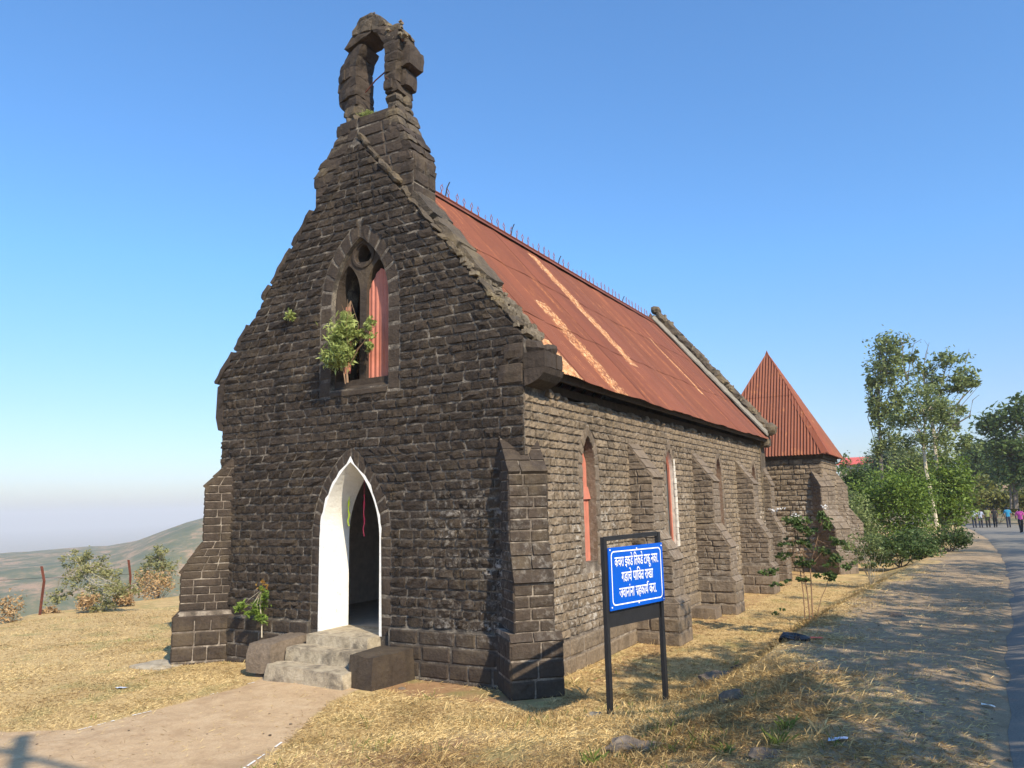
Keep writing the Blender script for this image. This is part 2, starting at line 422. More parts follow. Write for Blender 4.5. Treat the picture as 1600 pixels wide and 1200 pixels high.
grn = t.math('MULTIPLY', t.ramp(t.noise(1.1, 4, .6), [(.52, 0), (.66, .55)]), t.math('SUBTRACT', 1.0, t.math('ADD', A('path'), A('gravel')), clamp=True))
col = t.mix(grn, col, (.22, .225, .075))
col = t.mix(A('far'), col, scrub)
M_GROUND = t.fin(col, t.bump(t.math('ADD', fin_, t.math('MULTIPLY', med, 1.5)), .6, .03), .95)
t = NT("worn_asphalt"); a1 = t.noise(60, 4, .7); a2 = t.noise(1.2, 5, .6)
c = t.ramp(a1, [(.3, (.13, .118, .10)), (.7, (.25, .225, .185))]); c = t.mix(t.ramp(a2, [(.45, 0), (.7, .6)]), c, (.26, .225, .18))
M_ROAD = t.fin(c, t.bump(a1, .4, .01), .9)

# ------------------------------------------------------------------ terrain
def interp(x, xs, ys):
    return np.interp(x, xs, ys)
def sm(a, b, x):
    t_ = np.clip((x - a) / (b - a), 0, 1); return t_ * t_ * (3 - 2 * t_)
def road_z(y): return interp(y, [-60, -14, -10, -4, 2, 9, 21, 42, 60, 75, 120], [1.0, .9, .86, .8, .66, .52, .4, .1, -.12, -.25, -.4])
def road_x(y): return interp(y, [-40, -4, 2, 9, 22, 42, 60, 75], [8.9, 9.0, 9.3, 9.75, 10.2, 10.4, 10.1, 9.5])
def edge_x(y): return interp(y, [-40, -2, 1.4, 4, 30, 90], [-8, -10.2, -13.3, -15.7, -15.4, -14.5])
def vnoise(x, y, s, seed=0):
    """cheap smooth value noise on arrays"""
    X = x / s + seed * 17.3; Y = y / s + seed * 9.1
    xi = np.floor(X).astype(int); yi = np.floor(Y).astype(int); xf = X - xi; yf = Y - yi
    def h(a, b):
        n_ = (a * 374761393 + b * 668265263 + seed * 974711) & 0x7fffffff
        n_ = ((n_ ^ (n_ >> 13)) * 1274126177) & 0x7fffffff
        return ((n_ ^ (n_ >> 16)) & 0xffff) / 65535.0
    u = xf * xf * (3 - 2 * xf); v = yf * yf * (3 - 2 * yf)
    return (h(xi, yi) * (1 - u) + h(xi + 1, yi) * u) * (1 - v) + (h(xi, yi + 1) * (1 - u) + h(xi + 1, yi + 1) * u) * v
def ground_z(x, y):
    x = np.asarray(x, float); y = np.asarray(y, float)
    yard = -.13 - .024 * np.clip(-x, 0, 16)
    xt = interp(y, [-30, -5, -3.2, -2, -1, 0, 2, 6, 14, 22, 60], [-1, 1.9, 2.0, 3.3, 4.5, 5.2, 5.7, 5.7, 6.1, 6.6, 7.5])
    xc = interp(y, [-30, -5, -3, -1, 0, 2, 6, 14, 22, 60], [9.0, 8.3, 7.8, 7.2, 6.8, 6.75, 6.9, 7.4, 8.0, 9.2])
    s = np.clip((x - xt) / (xc - xt), 0, 1); s = s ** 1.15 * (1 - .15 * np.sin(s * math.pi))
    z = yard + (road_z(y) - .02 - yard) * s
    near = np.exp(-((x - 4) ** 2 + (y - 4) ** 2) / 900.0)
    rough = (vnoise(x, y, .55, 1) - .5) * .035 + (vnoise(x, y, 1.7, 2) - .5) * .06
    onroad = sm(-.5, .1, x - road_x(y)) * sm(90, 70, y)
    z = z + rough * (1 - onroad) * (.35 + .65 * s)
    z = z - .035 * onroad
    # left rim: the plateau edge falls away
    d = np.clip(edge_x(y) - x, 0, None)
    R = np.hypot(x - 8.85, y + 10); az = np.degrees(np.arctan2(-(x - 8.85), (y + 10)))
    fallz = -.5 - np.minimum(.5 * d, 66) * sm(0, 2.5, d)
    top = interp(az, [-20, 30, 46, 48.5, 51.6, 53.2, 54.9, 56.3, 63, 90], [-20, -10, 9, 5, -3, -8, -17, -24.5, -28.5, -30])
    n_ = (vnoise(x, y, 60, 3) - .5) * 14 + (vnoise(x, y, 18, 4) - .5) * 6
    k = sm(360, 590, R)
    valley = -64 + (top + 64) * k + n_ * (.25 + np.sin(k * math.pi) * .9) + (vnoise(x, y, 7, 6) - .5) * 1.5
    valley = valley - 90 * sm(800, 1500, R)
    far_w = sm(10, 110, d)
    zl = fallz * (1 - far_w) + valley * far_w
    left = sm(0, 3, d)
    z = z * (1 - left) + zl * left
    # right side: distant rise beyond the trees
    rise = 8.5 * sm(95, 190, y) * sm(-60, 0, x) - 50 * sm(420, 1200, y)
    z = z + rise * (1 - left)
    z = z - 45 * sm(200, 900, np.abs(x)) * sm(0, 300, x)
    return z
def gz(x, y): return float(ground_z(np.array([x]), np.array([y]))[0])

def seg_grid(spec):
    out = [spec[0][0]]
    for a, b, st in spec:
        n_ = max(1, int(round((b - a) / st))); out += list(a + (b - a) * (np.arange(n_) + 1) / n_)
    return np.array(out)
def grow(a, b, st, k):
    """distances from a to b, growing"""
    v = [a]; 
    while v[-1] < b: v.append(v[-1] + st); st *= k
    return np.array(v[1:])
gx = np.concatenate([-(grow(17, 7000, .5, 1.037))[::-1], seg_grid([(-17, -6, .25), (-6, 12, .11), (12, 20, .5)]), grow(20, 3000, 1.5, 1.12)])
gy = np.concatenate([-(grow(12, 1500, .8, 1.2))[::-1], seg_grid([(-12, -7, .4), (-7, 7, .11), (7, 24, .25), (24, 60, 1.0)]), grow(60, 7000, 3.0, 1.035)])
GX, GY = np.meshgrid(gx, gy, indexing='ij')
GZ = ground_z(GX, GY)
def path_mask(x, y):
    lx = interp(y, [-12, -5.2, -4.4, -4.0, -1.6, -.6], [-9, -5.5, -1.6, -.85, -.75, -1.15])
    rx = interp(y, [-9, -5.0, -3.0, -1.6, -.7], [5.2, 2.9, 1.85, 1.15, 1.0])
    return sm(-.12, .12, x - lx) * sm(-.12, .12, rx - x) * sm(-.1, .1, -.45 - y)
def dirt_mask(x, y):
    a = np.exp(-(((x - 2.2) / 1.5) ** 2 + ((y + .45) / .5) ** 2)) * 1.25
    b = np.exp(-(((x - 4.2) / 2.6) ** 2 + ((y + 3.6) / 1.3) ** 2)) * .62
    c_ = np.exp(-(((x - 7.3) / .7) ** 2 + ((y + 4.1) / .7) ** 2)) * .7
    wl = sm(.75, .2, np.abs(x - 3.9)) * sm(0, 1, y) * .5
    return np.clip(np.maximum(np.maximum(np.maximum(a, b), c_), wl), 0, 1)
def gravel_mask(x, y):
    xc = interp(y, [-12, -5, -3, 0, 2, 6, 14, 22, 60], [9.2, 7.9, 7.6, 7.0, 6.9, 7.1, 7.7, 8.3, 9.4])
    return sm(-.7, .9, x - xc + (vnoise(x, y, .7, 31) - .5) * .9) * (.7 + .3 * sm(2, 6, y + 8))
PM, DM, GM = path_mask(GX, GY), dirt_mask(GX, GY), gravel_mask(GX, GY)
DE = np.clip(edge_x(GY) - GX, 0, None)
FM = np.maximum(sm(.3, 2.5, DE), np.maximum(sm(60, 110, GY), sm(22, 40, GX)))
nx_, ny_ = GX.shape
me = bpy.data.meshes.new("ground")
vs = np.stack([GX.ravel(), GY.ravel(), GZ.ravel()], 1)
I = np.arange(nx_ * ny_).reshape(nx_, ny_)
fq = np.stack([I[:-1, :-1].ravel(), I[1:, :-1].ravel(), I[1:, 1:].ravel(), I[:-1, 1:].ravel()], 1)
me.vertices.add(len(vs)); me.vertices.foreach_set('co', vs.ravel())
me.loops.add(fq.size); me.loops.foreach_set('vertex_index', fq.ravel().astype(np.int32))
me.polygons.add(len(fq)); me.polygons.foreach_set('loop_start', (np.arange(len(fq)) * 4).astype(np.int32))
me.polygons.foreach_set('use_smooth', np.ones(len(fq), dtype=bool)); me.update(calc_edges=True)
for nme, arr in (('path', PM), ('dirt', DM), ('gravel', GM), ('far', FM)):
    a_ = me.attributes.new(nme, 'FLOAT', 'POINT'); a_.data.foreach_set('value', arr.ravel().astype(np.float32))
me.materials.append(M_GROUND)
ground = bpy.data.objects.new("ground", me); C.objects.link(ground); tag(ground, kind='structure')

# road sheet
ys = seg_grid([(-30, 30, .6), (30, 78, 1.5)]); us = np.array([0, .05, .12, .25, .4, .55, .7, .85, 1]); mb = MB()
for j, y in enumerate(ys):
    x0 = float(road_x(y)) + (vnoise(np.array([0.]), np.array([y]), .9, 5)[0] - .5) * .16
    bend = 0 if y < 55 else 0
    for i, u in enumerate(us):
        x = x0 + u * 4.4 + bend
        mb.v.append((x, y, (gz(x, y) + .004) if i == 0 else float(road_z(y)) + .012 - .02 * (u - .5) ** 2)); mb.t.append(.5)
nu = len(us)
for j in range(len(ys) - 1):
    for i in range(nu - 1):
        a = j * nu + i; mb.f.append((a, a + 1, a + nu + 1, a + nu)); mb.mi.append(0)
tag(mb.build("road", M_ROAD, smooth=True), kind='structure')
# painted line of whitewash along both edges of the path
mb = MB(); 
for (a, b) in (((-.80, -4.02), (-.78, -3.55)), ((-.80, -3.45), (-.74, -2.9)), ((-.76, -2.1), (-.75, -1.98)), ((-.85, -1.35), (-.83, -1.2)), ((1.98, -3.35), (2.9, -5.2))):
    n_ = 8
    for i in range(n_):
        if rng.random() < .25: continue
        p = Vector(a).lerp(Vector(b), i / n_); q = Vector(a).lerp(Vector(b), (i + .8) / n_)
        wd = rng.uniform(.008, .016)
        mb.add([(p.x - wd, p.y, gz(p.x, p.y) + .012), (p.x + wd, p.y, gz(p.x, p.y) + .012), (q.x + wd, q.y, gz(q.x, q.y) + .012), (q.x - wd, q.y, gz(q.x, q.y) + .012)], [(0, 1, 2, 3)])
tag(mb.build("path_edge_line", M_WHITE), kind='structure')

# haze: one closed box round everything
mb = MB(); mb.box((-6900, -1400, -260), (2900, 6900, 45))
t = NT("haze_air"); t.t.nodes.remove(t.b)
pv = t.n("ShaderNodeVolumePrincipled"); pv.inputs['Color'].default_value = (.97, .96, .97, 1); pv.inputs['Density'].default_value = HAZE
pv.inputs['Anisotropy'].default_value = 0
t.l(pv.outputs[0], t.out.inputs['Volume'])
haze = mb.build("haze", t.m); tag(haze, kind='stuff')

# ------------------------------------------------------------------ stone laying
PIECES = []            # every stone of the chapel: (name, parent key, MB, material, px area)
def px_area(pts, n):
    c_ = sum((Vector(p) for p in pts), Vector()) / len(pts); d = Vector(CAM) - c_; L = d.length
    q = RC @ (np.array(c_) - CAM)
    if q[2] < .5: return 0
    x, y = 800 + F_PX * q[0] / q[2], 600 + F_PX * q[1] / q[2]
    if not (-40 < x < 1640 and -40 < y < 1240): return 0
    a = (Vector(pts[1]) - Vector(pts[0])).cross(Vector(pts[3]) - Vector(pts[0])).length
    return max(0.0, d.dot(Vector(n)) / L) * a * (F_PX / L) ** 2
US = [0, .07, .35, .66, .93, 1]; VS = [0, .14, .52, .86, 1]
def pillow(fr, q, proud, rough, tone, inset=.006, deep=.02):
    (a, b, c_, d) = q                       # bl br tr tl in frame coordinates
    mb = MB(); vs = []; fs = []; nu, nv = len(US), len(VS)
    base = proud * rng.uniform(.45, 1.25); tx = rng.uniform(-.5, .5) * rough; ty = rng.uniform(-.35, .6) * rough
    for i, u in enumerate(US):
        for j, v in enumerate(VS):
            x = (a[0] * (1 - u) + b[0] * u) * (1 - v) + (d[0] * (1 - u) + c_[0] * u) * v
            z = (a[1] * (1 - u) + b[1] * u) * (1 - v) + (d[1] * (1 - u) + c_[1] * u) * v
            if i == 0: x += inset
            if i == nu - 1: x -= inset
            if j == 0: z += inset
            if j == nv - 1: z -= inset
            edge = i in (0, nu - 1) or j in (0, nv - 1)
            if edge: h = -deep; 
            else:
                inn = (i in (2, 3)) and j == 2
                h = base * (.55 if not inn else 1.0) + tx * (u - .5) - ty * (v - .5) + rng.uniform(-.5, .5) * rough
                h = max(h, .002)
                x += rng.uniform(-1, 1) * min(.012, rough * .35); z += rng.uniform(-1, 1) * min(.008, rough * .25)
            if edge and rough > .02:
                x += rng.uniform(-.5, .5) * .009; z += rng.uniform(-.5, .5) * .009
            vs.append(fr.p(x, z, h))
    for i in range(nu - 1):
        for j in range(nv - 1):
            k = i * nv + j; fs.append((k, k + nv, k + nv + 1, k + 1))
    mb.add(vs, fs, tone); return mb
def lay(fr, zs, spans, ln, proud, rough, name, parent, mat, tone=(0, 1), inset=.006, flip=1):
    for r in range(len(zs) - 1):
        zb, zt = zs[r], zs[r + 1]
        sb, st = spans(zb + .003), spans(zt - .003)
        if len(sb) != len(st): sb = st = spans((zb + zt) / 2)
        for (a0, a1), (b0, b1) in zip(sb, st):
            wd = ((a1 - a0) + (b1 - b0)) / 2
            if wd < .06: continue
            n_ = max(1, int(round(wd / rng.uniform(*ln)))); cuts = [0]
            parts = [rng.uniform(.6, 1.4) for _ in range(n_)]; tot = sum(parts); acc = 0
            for p in parts: acc += p / tot; cuts.append(acc)
            cuts[-1] = 1
            for i in range(n_):
                c0, c1 = cuts[i], cuts[i + 1]
                q = [(a0 + (a1 - a0) * c0, zb), (a0 + (a1 - a0) * c1, zb), (b0 + (b1 - b0) * c1, zt), (b0 + (b1 - b0) * c0, zt)]
                tn = rng.uniform(*tone)
                pc = pillow(fr, q, proud, rough, tn, inset)
                PIECES.append((name, parent, pc, mat, px_area([fr.p(*k) for k in q], fr.n)))
def rows(z0, z1, h, j=.018):
    n_ = max(1, int(round((z1 - z0) / h))); out = [z0 + (z1 - z0) * i / n_ for i in range(n_ + 1)]
    return [out[0]] + [z + rng.uniform(-j, j) for z in out[1:-1]] + [out[-1]]
def cut(spans, holes):
    for (h0, h1) in holes:
        if h1 - h0 <= .001: continue
        nw = []
        for a, b in spans:
            if h1 <= a or h0 >= b: nw.append((a, b)); continue
            if h0 > a: nw.append((a, h0))
            if h1 < b: nw.append((h1, b))
        spans = nw
    return spans
def ring(fr, cx, hw, zs, r, g, n_each, proud, name, parent, mat, tone=(.2, .8), th=.012):
    """voussoirs round a pointed arch"""
    off = r - hw; R2 = r + g
    def pin(sgn, a): return (cx + sgn * (-off + r * math.cos(a)), zs + r * math.sin(a))
    def pout(sgn, a): return (cx + sgn * (-off + R2 * math.cos(a)), zs + R2 * math.sin(a))
    ti, to = math.acos(off / r), math.acos(off / R2)
    for sgn in (1, -1):
        for i in range(n_each):
            a0, a1 = i / n_each, (i + 1) / n_each
            P = [pin(sgn, ti * a0), pout(sgn, to * a0), pout(sgn, to * a1), pin(sgn, ti * a1)]
            if sgn < 0: P = [P[1], P[0], P[3], P[2]]
            pc = pillow(fr, P, proud, th, rng.uniform(*tone), .0022)
            PIECES.append((name, parent, pc, mat, px_area([fr.p(*k) for k in P], fr.n)))

# ------------------------------------------------------------------ the chapel
HWD = 3.4
chapel = empty("stone_chapel", (0, 8, -.1))
tag(chapel, "dark basalt stone chapel with a ruined bell gable and rusty red tin roof", "chapel")
PAR = {}               # parent key -> object
FF = Frame((0, 0, 0), (1, 0, 0), (0, 0, 1), (0, -1, 0))
DOOR = dict(hw=.65, z0=.45, zs=2.0, r=1.585)
WIN = dict(hw=.65, z0=4.55, zs=6.1, r=1.40); WCX = .14
GSL = 1.23; GAP = 9.27
def fac_outer(z):
    if z < 4.15: return (-3.27, 3.39)
    if z < 4.98: return (-3.40, 3.42)
    x = (GAP - z) / GSL; return (-x, x + .0)
door_in = arch_pts(0, DOOR['hw'], -.5, DOOR['zs'], DOOR['r'], 12)
win_in = arch_pts(WCX, WIN['hw'], WIN['z0'], WIN['zs'], WIN['r'], 10)
outer = [(-3.27, -.5), (-.65, -.5)] + [p for p in door_in[::-1]][0:0]
# facade core: outer outline with the door cut in from below
dl = arch_pts(0, DOOR['hw'], -.5, DOOR['zs'], DOOR['r'], 12)     # [bl, br, right arc up..., left arc down]
outline = [(3.385, -.5), (3.385, 4.2), (3.42, 4.3), (3.42, 4.98)]
outline += [(0.0, GAP - .05)]
outline += [(-3.40, 5.0), (-3.40, 4.15), (-3.265, 4.1), (-3.265, -.5), (-.65, -.5)]
outline += [p for p in reversed(dl[2:])] + [(.65, -.5)]
mb = MB(); prism(mb, outline, [win_in], FF, -.70, -.004)
# plinth, both sides of the door
mb.box((-3.29, -.068, -.5), (-.87, .0, .60)); mb.box((.87, -.068, -.5), (3.40, .0, .60))
mb.box((3.385, .012, -.5), (3.388, .7, 4.2))
PAR['facade'] = mb.build("facade_wall", M_MORT, chapel)

def holes_f(z):
    d = arch_hw(z, DOOR['hw'], -1, DOOR['zs'], DOOR['r'], .22)
    w_ = arch_hw(z, WIN['hw'], WIN['z0'] - .12, WIN['zs'], WIN['r'], .25)
    return [(-d, d), (WCX - w_, WCX + w_)]
def fac_spans(z):
    a, b = fac_outer(z)
    sp = cut([(a, b)], holes_f(z))
    if z > 4.98: sp = [(p + (.02 if p == a else 0), q - (.02 if q == b else 0)) for p, q in sp]
    return sp
zr = rows(.62, 4.43, .152) + rows(4.43, 9.05, .158)[1:]
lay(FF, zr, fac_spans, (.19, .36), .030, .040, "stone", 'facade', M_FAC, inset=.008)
FP = Frame((0, -.08, 0), (1, 0, 0), (0, 0, 1), (0, -1, 0))
lay(FP, [-.42, -.10, .14, .38, .60], lambda z: [(-3.28, -.88), (.88, 3.39)], (.36, .6), .008, .012, "plinth_stone", 'facade', M_ASH, (0, .6))
# jamb stones beside the door and the window
for sgn in (-1, 1):
    z = .45
    while z < 2.0 - .02:
        h = min(.2, 2.0 - z) if 2.0 - z < .3 else .155 * rng.choice([1, 1, 2]); h = min(h, 2.0 - z)
        a, b = sgn * .65, sgn * .87; q = [(min(a, b), z), (max(a, b), z), (max(a, b), z + h), (min(a, b), z + h)]
        PIECES.append(("jamb_stone", 'facade', pillow(FF, q, .006, .008, rng.uniform(.1, .7), .0022), M_ASH, px_area([FF.p(*k) for k in q], FF.n))); z += h
    z = 4.43
    while z < 6.1 - .02:
        h = min(rng.uniform(.25, .42), 6.1 - z); 
        if 6.1 - z - h < .1: h = 6.1 - z
        a, b = WCX + sgn * .65, WCX + sgn * .90; q = [(min(a, b), z), (max(a, b), z), (max(a, b), z + h), (min(a, b), z + h)]
        PIECES.append(("jamb_stone", 'facade', pillow(FF, q, .006, .008, rng.uniform(.1, .7), .0022), M_ASH, px_area([FF.p(*k) for k in q], FF.n))); z += h
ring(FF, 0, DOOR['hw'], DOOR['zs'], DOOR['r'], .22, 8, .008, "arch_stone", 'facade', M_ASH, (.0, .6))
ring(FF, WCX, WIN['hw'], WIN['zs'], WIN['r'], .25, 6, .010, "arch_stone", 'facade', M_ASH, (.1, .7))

# white limewashed door lining (jambs and arch), a thin band through the wall
mb = MB(); P0 = arch_pts(0, .65, .45, 2.0, 1.585, 14)[1:]; P0 = [P0[0]] + P0[1:] ; P0.append((-.65, .45))
vs = []; fs = []; n_ = len(P0)
for (x, z) in P0:
    jx = rng.uniform(-.016, .016)
    e = .034 + jx
    k = (x * (1 + e / .65 * .9), z + (e * 1.2 if z > 2.0 else 0)) if abs(x) > .05 else (x, z + .10)
    vs += [(k[0], -.022, k[1]), (x * .985, -.022, z - .004), (x * .985, .69, z - .004)]
for i in range(n_ - 1):
    a = i * 3; fs += [(a, a + 1, a + 4, a + 3), (a + 1, a + 2, a + 5, a + 4)]
mb.add(vs, fs)
PAR['lining'] = mb.build("door_lining", M_WHITE, chapel)
# ribbons in the doorway
def ribbon(name, mat, x, y, z0, z1, wd, label, par=chapel):
    mb = MB(); n_ = 10; vs = []
    for i in range(n_ + 1):
        z = z0 + (z1 - z0) * i / n_; dx = .009 * math.sin(i * 1.3); 
        vs += [(x + dx - wd / 2, y + .01 * math.sin(i * 2.1), z), (x + dx + wd / 2, y - .012 * math.sin(i * 1.7), z)]
    mb.add(vs, [(2 * i, 2 * i + 1, 2 * i + 3, 2 * i + 2) for i in range(n_)])
    mb.tube([(x, y, z0), (x, y, z0 + .35)], .003, 4)
    return mb
_p = at(545, 775, .50); _q = at(540, 822, .50)
o = ribbon("", None, _p[0], .50, _p[2], _q[2], .035, "").build("ribbon", M_YEL); tag(o, "yellow green ribbon hanging in the left of the white pointed doorway", "ribbon")
_p = at(569, 773, .45); _q = at(570, 838, .45)
o = ribbon("", None, _p[0], .45, _p[2], _q[2], .028, "").build("ribbon", M_RIB); tag(o, "crimson ribbon hanging against the dark inside of the doorway", "ribbon")

# window tracery of the gable window
TF = Frame((0, .11, 0), (1, 0, 0), (0, 0, 1), (0, -1, 0))
mb = MB()
lan = [arch_pts(WCX - .345, .27, 4.72, 6.28, .70, 8), arch_pts(WCX + .345, .27, 4.72, 6.28, .70, 8)]
circ = []
for k in range(3):                         # trefoil eye
    ac = math.pi / 2 + k * 2 * math.pi / 3
    for i in range(-5, 6):
        a = ac + i / 5 * 1.25; circ.append((WCX + .085 * math.cos(ac) + .10 * math.cos(a), 6.98 + .085 * math.sin(ac) + .10 * math.sin(a)))
prism(mb, [(p[0] * 1, p[1]) for p in arch_pts(WCX, .648, 4.552, 6.1, 1.398, 10)], lan + [circ], TF, -.26, 0)
# raised ring round the eye and moulded lancet heads
vs = []; fs = []; K = 24
for i in range(K):
    a = 2 * math.pi * i / K
    for rr, dd in ((.19, -.01), (.205, .025), (.25, .025), (.265, -.01)):
        vs.append(TF.p(WCX + rr * math.cos(a), 6.98 + rr * math.sin(a), dd))
for i in range(K):
    for j in range(3):
        a = i * 4 + j; b = ((i + 1) % K) * 4 + j; fs.append((a, b, b + 1, a + 1))
mb.add(vs, fs)
PAR['win'] = mb.build("window_tracery", M_ASH, chapel)
mb = MB(); mb.hexa([(WCX - .64, -.03, 4.43), (WCX + .64, -.03, 4.43), (WCX + .64, .30, 4.55), (WCX - .64, .30, 4.55), (WCX - .64, -.03, 4.50), (WCX + .64, -.03, 4.50), (WCX + .64, .30, 4.76), (WCX - .64, .30, 4.76)], (5, 2, 1), .008, .004)
mb.build("window_sill", M_ASH, PAR['win'])
mb = MB(); RFr = Frame((WCX + .345, .185, 0), (1, 0, 0), (0, 0, 1), (0, -1, 0))
mb.sheet(RFr, -.29, .27, lambda u: 4.70, lambda u: 6.28 + .42 * (1 - (abs(u) / .29) ** 1.6) * .95, .10, .012, .6)
mb.build("window_sheet", M_PINK, PAR['win'])
mb = MB(); RFr = Frame((WCX - .345, .34, 0), (1, 0, 0), (0, 0, 1), (0, -1, 0))
mb.sheet(RFr, -.29, -.12, lambda u: 4.9, lambda u: 6.15, .10, .012, .6)
o = mb.build("window_sheet", M_PINK, PAR['win'])

# ---- kneeler stones at the foot of the gable
def kneeler(sx):
    mb = MB(); pro = [(0, 4.26), (.10, 4.28), (.24, 4.34), (.34, 4.44), (.38, 4.52), (.38, 4.76), (0, 4.78)]
    return pro
mbk = MB(); pro = kneeler(1)
fr = Frame((3.42, 0, 0), (1, 0, 0), (0, 0, 1), (0, -1, 0))
prism(mbk, [(0, 4.26), (.10, 4.28), (.24, 4.34), (.33, 4.43), (.365, 4.52), (0, 4.52)], [], fr, -.62, .03, .4)
for _i, (_y0, _y1) in enumerate(((-.02, .21), (.218, .40), (.408, .62))):
    mbk.rbox((3.40, _y0, 4.527), (3.775 + rng.uniform(-.012, .012), _y1, 4.765 + rng.uniform(-.01, .02)), (3, 3, 2), .014, .006, rng.random(), _i)
mbk.rbox((3.42, .30, 4.74), (3.74, .62, 4.95), (3, 3, 2), .04, .05, .6); mbk.rbox((3.30, .05, 4.74), (3.62, .36, 4.99), (3, 3, 2), .05, .05, .3)
mbk.build("kneeler_stone", M_ASH, PAR['facade'])
q = [(2.93, 4.28), (3.41, 4.28), (3.41, 4.66), (2.93, 4.66)]
PIECES.append(("kneeler_block", 'facade', pillow(FF, q, .055, .006, .6, .004), M_ASH, 9999))
q = [(3.05, 4.67), (3.41, 4.67), (3.41, 4.96), (3.05, 4.96)]
PIECES.append(("kneeler_block", 'facade', pillow(FF, q, .05, .006, .5, .004), M_ASH, 9999))
mbk = MB(); fr = Frame((-3.25, 0, 0), (-1, 0, 0), (0, 0, 1), (0, -1, 0))
prism(mbk, [(0, 4.02), (0, 5.0), (.18, 4.9), (.20, 4.3), (.12, 4.05)][::-1], [], fr, -.6, .02, .3)
mbk.build("kneeler_stone", M_ASH, PAR['facade'])

# ---- gable coping
def coping(x0, x1, y0, y1, th, sl, ztop, up, parent, mat, rub=0.0, sgn=1, lens=(.5, .9), name="coping_stone", seed=0):
    d = x0
    while abs(d) < abs(x1) - .05:
        L = rng.uniform(*lens) / math.sqrt(1 + sl * sl); e = d + L
        if abs(x1) - abs(e) < .18: e = x1
        def P(x, y, h): return Vector((sgn * x, y, ztop - sl * x)) + Vector((sgn * sl, 0, 1)).normalized() * h
        g = .012; a, b = d + g, e - g; jit_ = rng.uniform(-.02, .03); yj = rng.uniform(-.02, .03)
        mb = MB()
        pts = [P(a, y0 + yj, 0 - .03), P(b, y0 + yj, -.03), P(b, y1, -.03), P(a, y1, -.03), P(a, y0 + yj, th + jit_), P(b, y0 + yj, th + jit_ * .4), P(b, y1, th + jit_), P(a, y1, th + jit_)]
        if sgn < 0: pts = [pts[1], pts[0], pts[3], pts[2], pts[5], pts[4], pts[7], pts[6]]
        mb.hexa(pts, (5, 4, 2), .028 + rub, .012 + rub * .6, rng.random(), rng.random() * 9)
        PIECES.append((name, parent, mb, mat, 5000 * th * abs(L)))
        d = e
coping(1.05, 2.62, .10, .72, .15, GSL, GAP, 0, 'facade', M_COP, .01, 1, (.7, 1.0))
coping(1.0, 3.30, -.03, .20, .045, GSL, GAP, 0, 'facade', M_COP, .03, 1, (.22, .42))
coping(2.62, 3.45, .18, .68, .055, GSL, GAP, 0, 'facade', M_CAP, .045, 1, (.25, .4))
coping(1.0, 2.28, -.02, .70, .09, GSL, GAP, 0, 'facade', M_ASH, .006, -1, (.7, 1.0))
coping(2.62, 3.52, -.02, .70, .10, GSL, GAP, 0, 'facade', M_ASH, .006, -1, (.62, .75))
coping(.05, 1.0, -.06, .12, .07, GSL, GAP + .03, 0, 'facade', M_COP, .02, 1, (.3, .5))
# small rubble and lime where the coping has gone
for i in range(150):
    x = rng.uniform(1.9, 3.45); y = rng.uniform(.0, .66); s = rng.uniform(.025, .075); z = GAP - GSL * x + rng.uniform(.0, .07)
    mb = MB(); mb.rbox((x - s, y - s, z - s * .6), (x + s, y + s, z + s * .8), (1, 1, 1), .03, .01, rng.random(), rng.random() * 9)
    PIECES.append(("rubble_stone", 'facade', mb, M_CAP, 10 + s * 100))

# ---- bell gable
BF = Frame((0, .10, 0), (1, 0, 0), (0, 0, 1), (0, -1, 0))
def bb_out(z):
    if z < 8.62: return (-1.06, 1.255)
    k = min(1, (z - 8.62) / .8); return (-1.0 + .52 * k, 1.2 - .36 * k)
mb = MB()
prism(mb, [(-1.05, 7.6), (1.245, 7.6), (1.245, 8.6), (1.04, 9.0), (.84, 9.45), (.82, 9.6), (-.48, 9.6), (-.48, 9.4), (-.72, 9.04), (-1.05, 8.62)], [], BF, -.66, -.012)
PAR['bell'] = mb.build("bell_gable", M_MORT, chapel)
lay(BF, rows(7.6, 9.66, .23), lambda z: [bb_out(z)], (.38, .62), .012, .018, "ashlar_block", 'bell', M_ASH, (.1, .9))
BS = Frame((1.262, .11, 0), (0, 1, 0), (0, 0, 1), (1, 0, 0))
lay(BS, rows(7.6, 8.62, .25), lambda z: [(0, .66)], (.3, .45), .012, .018, "ashlar_block", 'bell', M_ASH, (.3, 1))
# stepped, weather-worn shoulders
SHR = [(8.30, 1.262), (8.52, 1.275), (8.72, 1.25), (8.92, 1.17), (9.10, 1.06), (9.28, .96), (9.46, .90), (9.62, .86)]
SHL = [(8.50, 1.085), (8.70, 1.11), (8.86, .99), (9.04, .80), (9.22, .66), (9.40, .55), (9.62, .53)]
for sgn, tab, th in ((1, SHR, .34), (-1, SHL, .34)):
    for k in range(len(tab) - 1):
        (z0, x0), (z1, x1) = tab[k], tab[k + 1]; j = rng.uniform(-.015, .03)
        q = [(x0 - th, z0), (x0 + j, z0), (x1 + j, z1 - .006), (x1 - th, z1 - .006)]
        if sgn < 0: q = [(-c[0], c[1]) for c in (q[1], q[0], q[3], q[2])]
        ym = rng.uniform(.34, .5)
        for ya, yb in ((.085, ym), (ym + .006, .79)):
            P = [(q[0][0], ya, q[0][1]), (q[1][0], ya, q[1][1]), (q[1][0], yb, q[1][1]), (q[0][0], yb, q[0][1]), (q[3][0], ya, q[3][1]), (q[2][0], ya, q[2][1]), (q[2][0], yb, q[2][1]), (q[3][0], yb, q[3][1])]
            m2 = MB(); m2.hexa(P, (4, 4, 2), .03, .012, rng.random(), rng.random() * 9); PIECES.append(("bell_arch_block", 'bell', m2, M_ASH if rng.random() < .6 else M_COP, 3500))
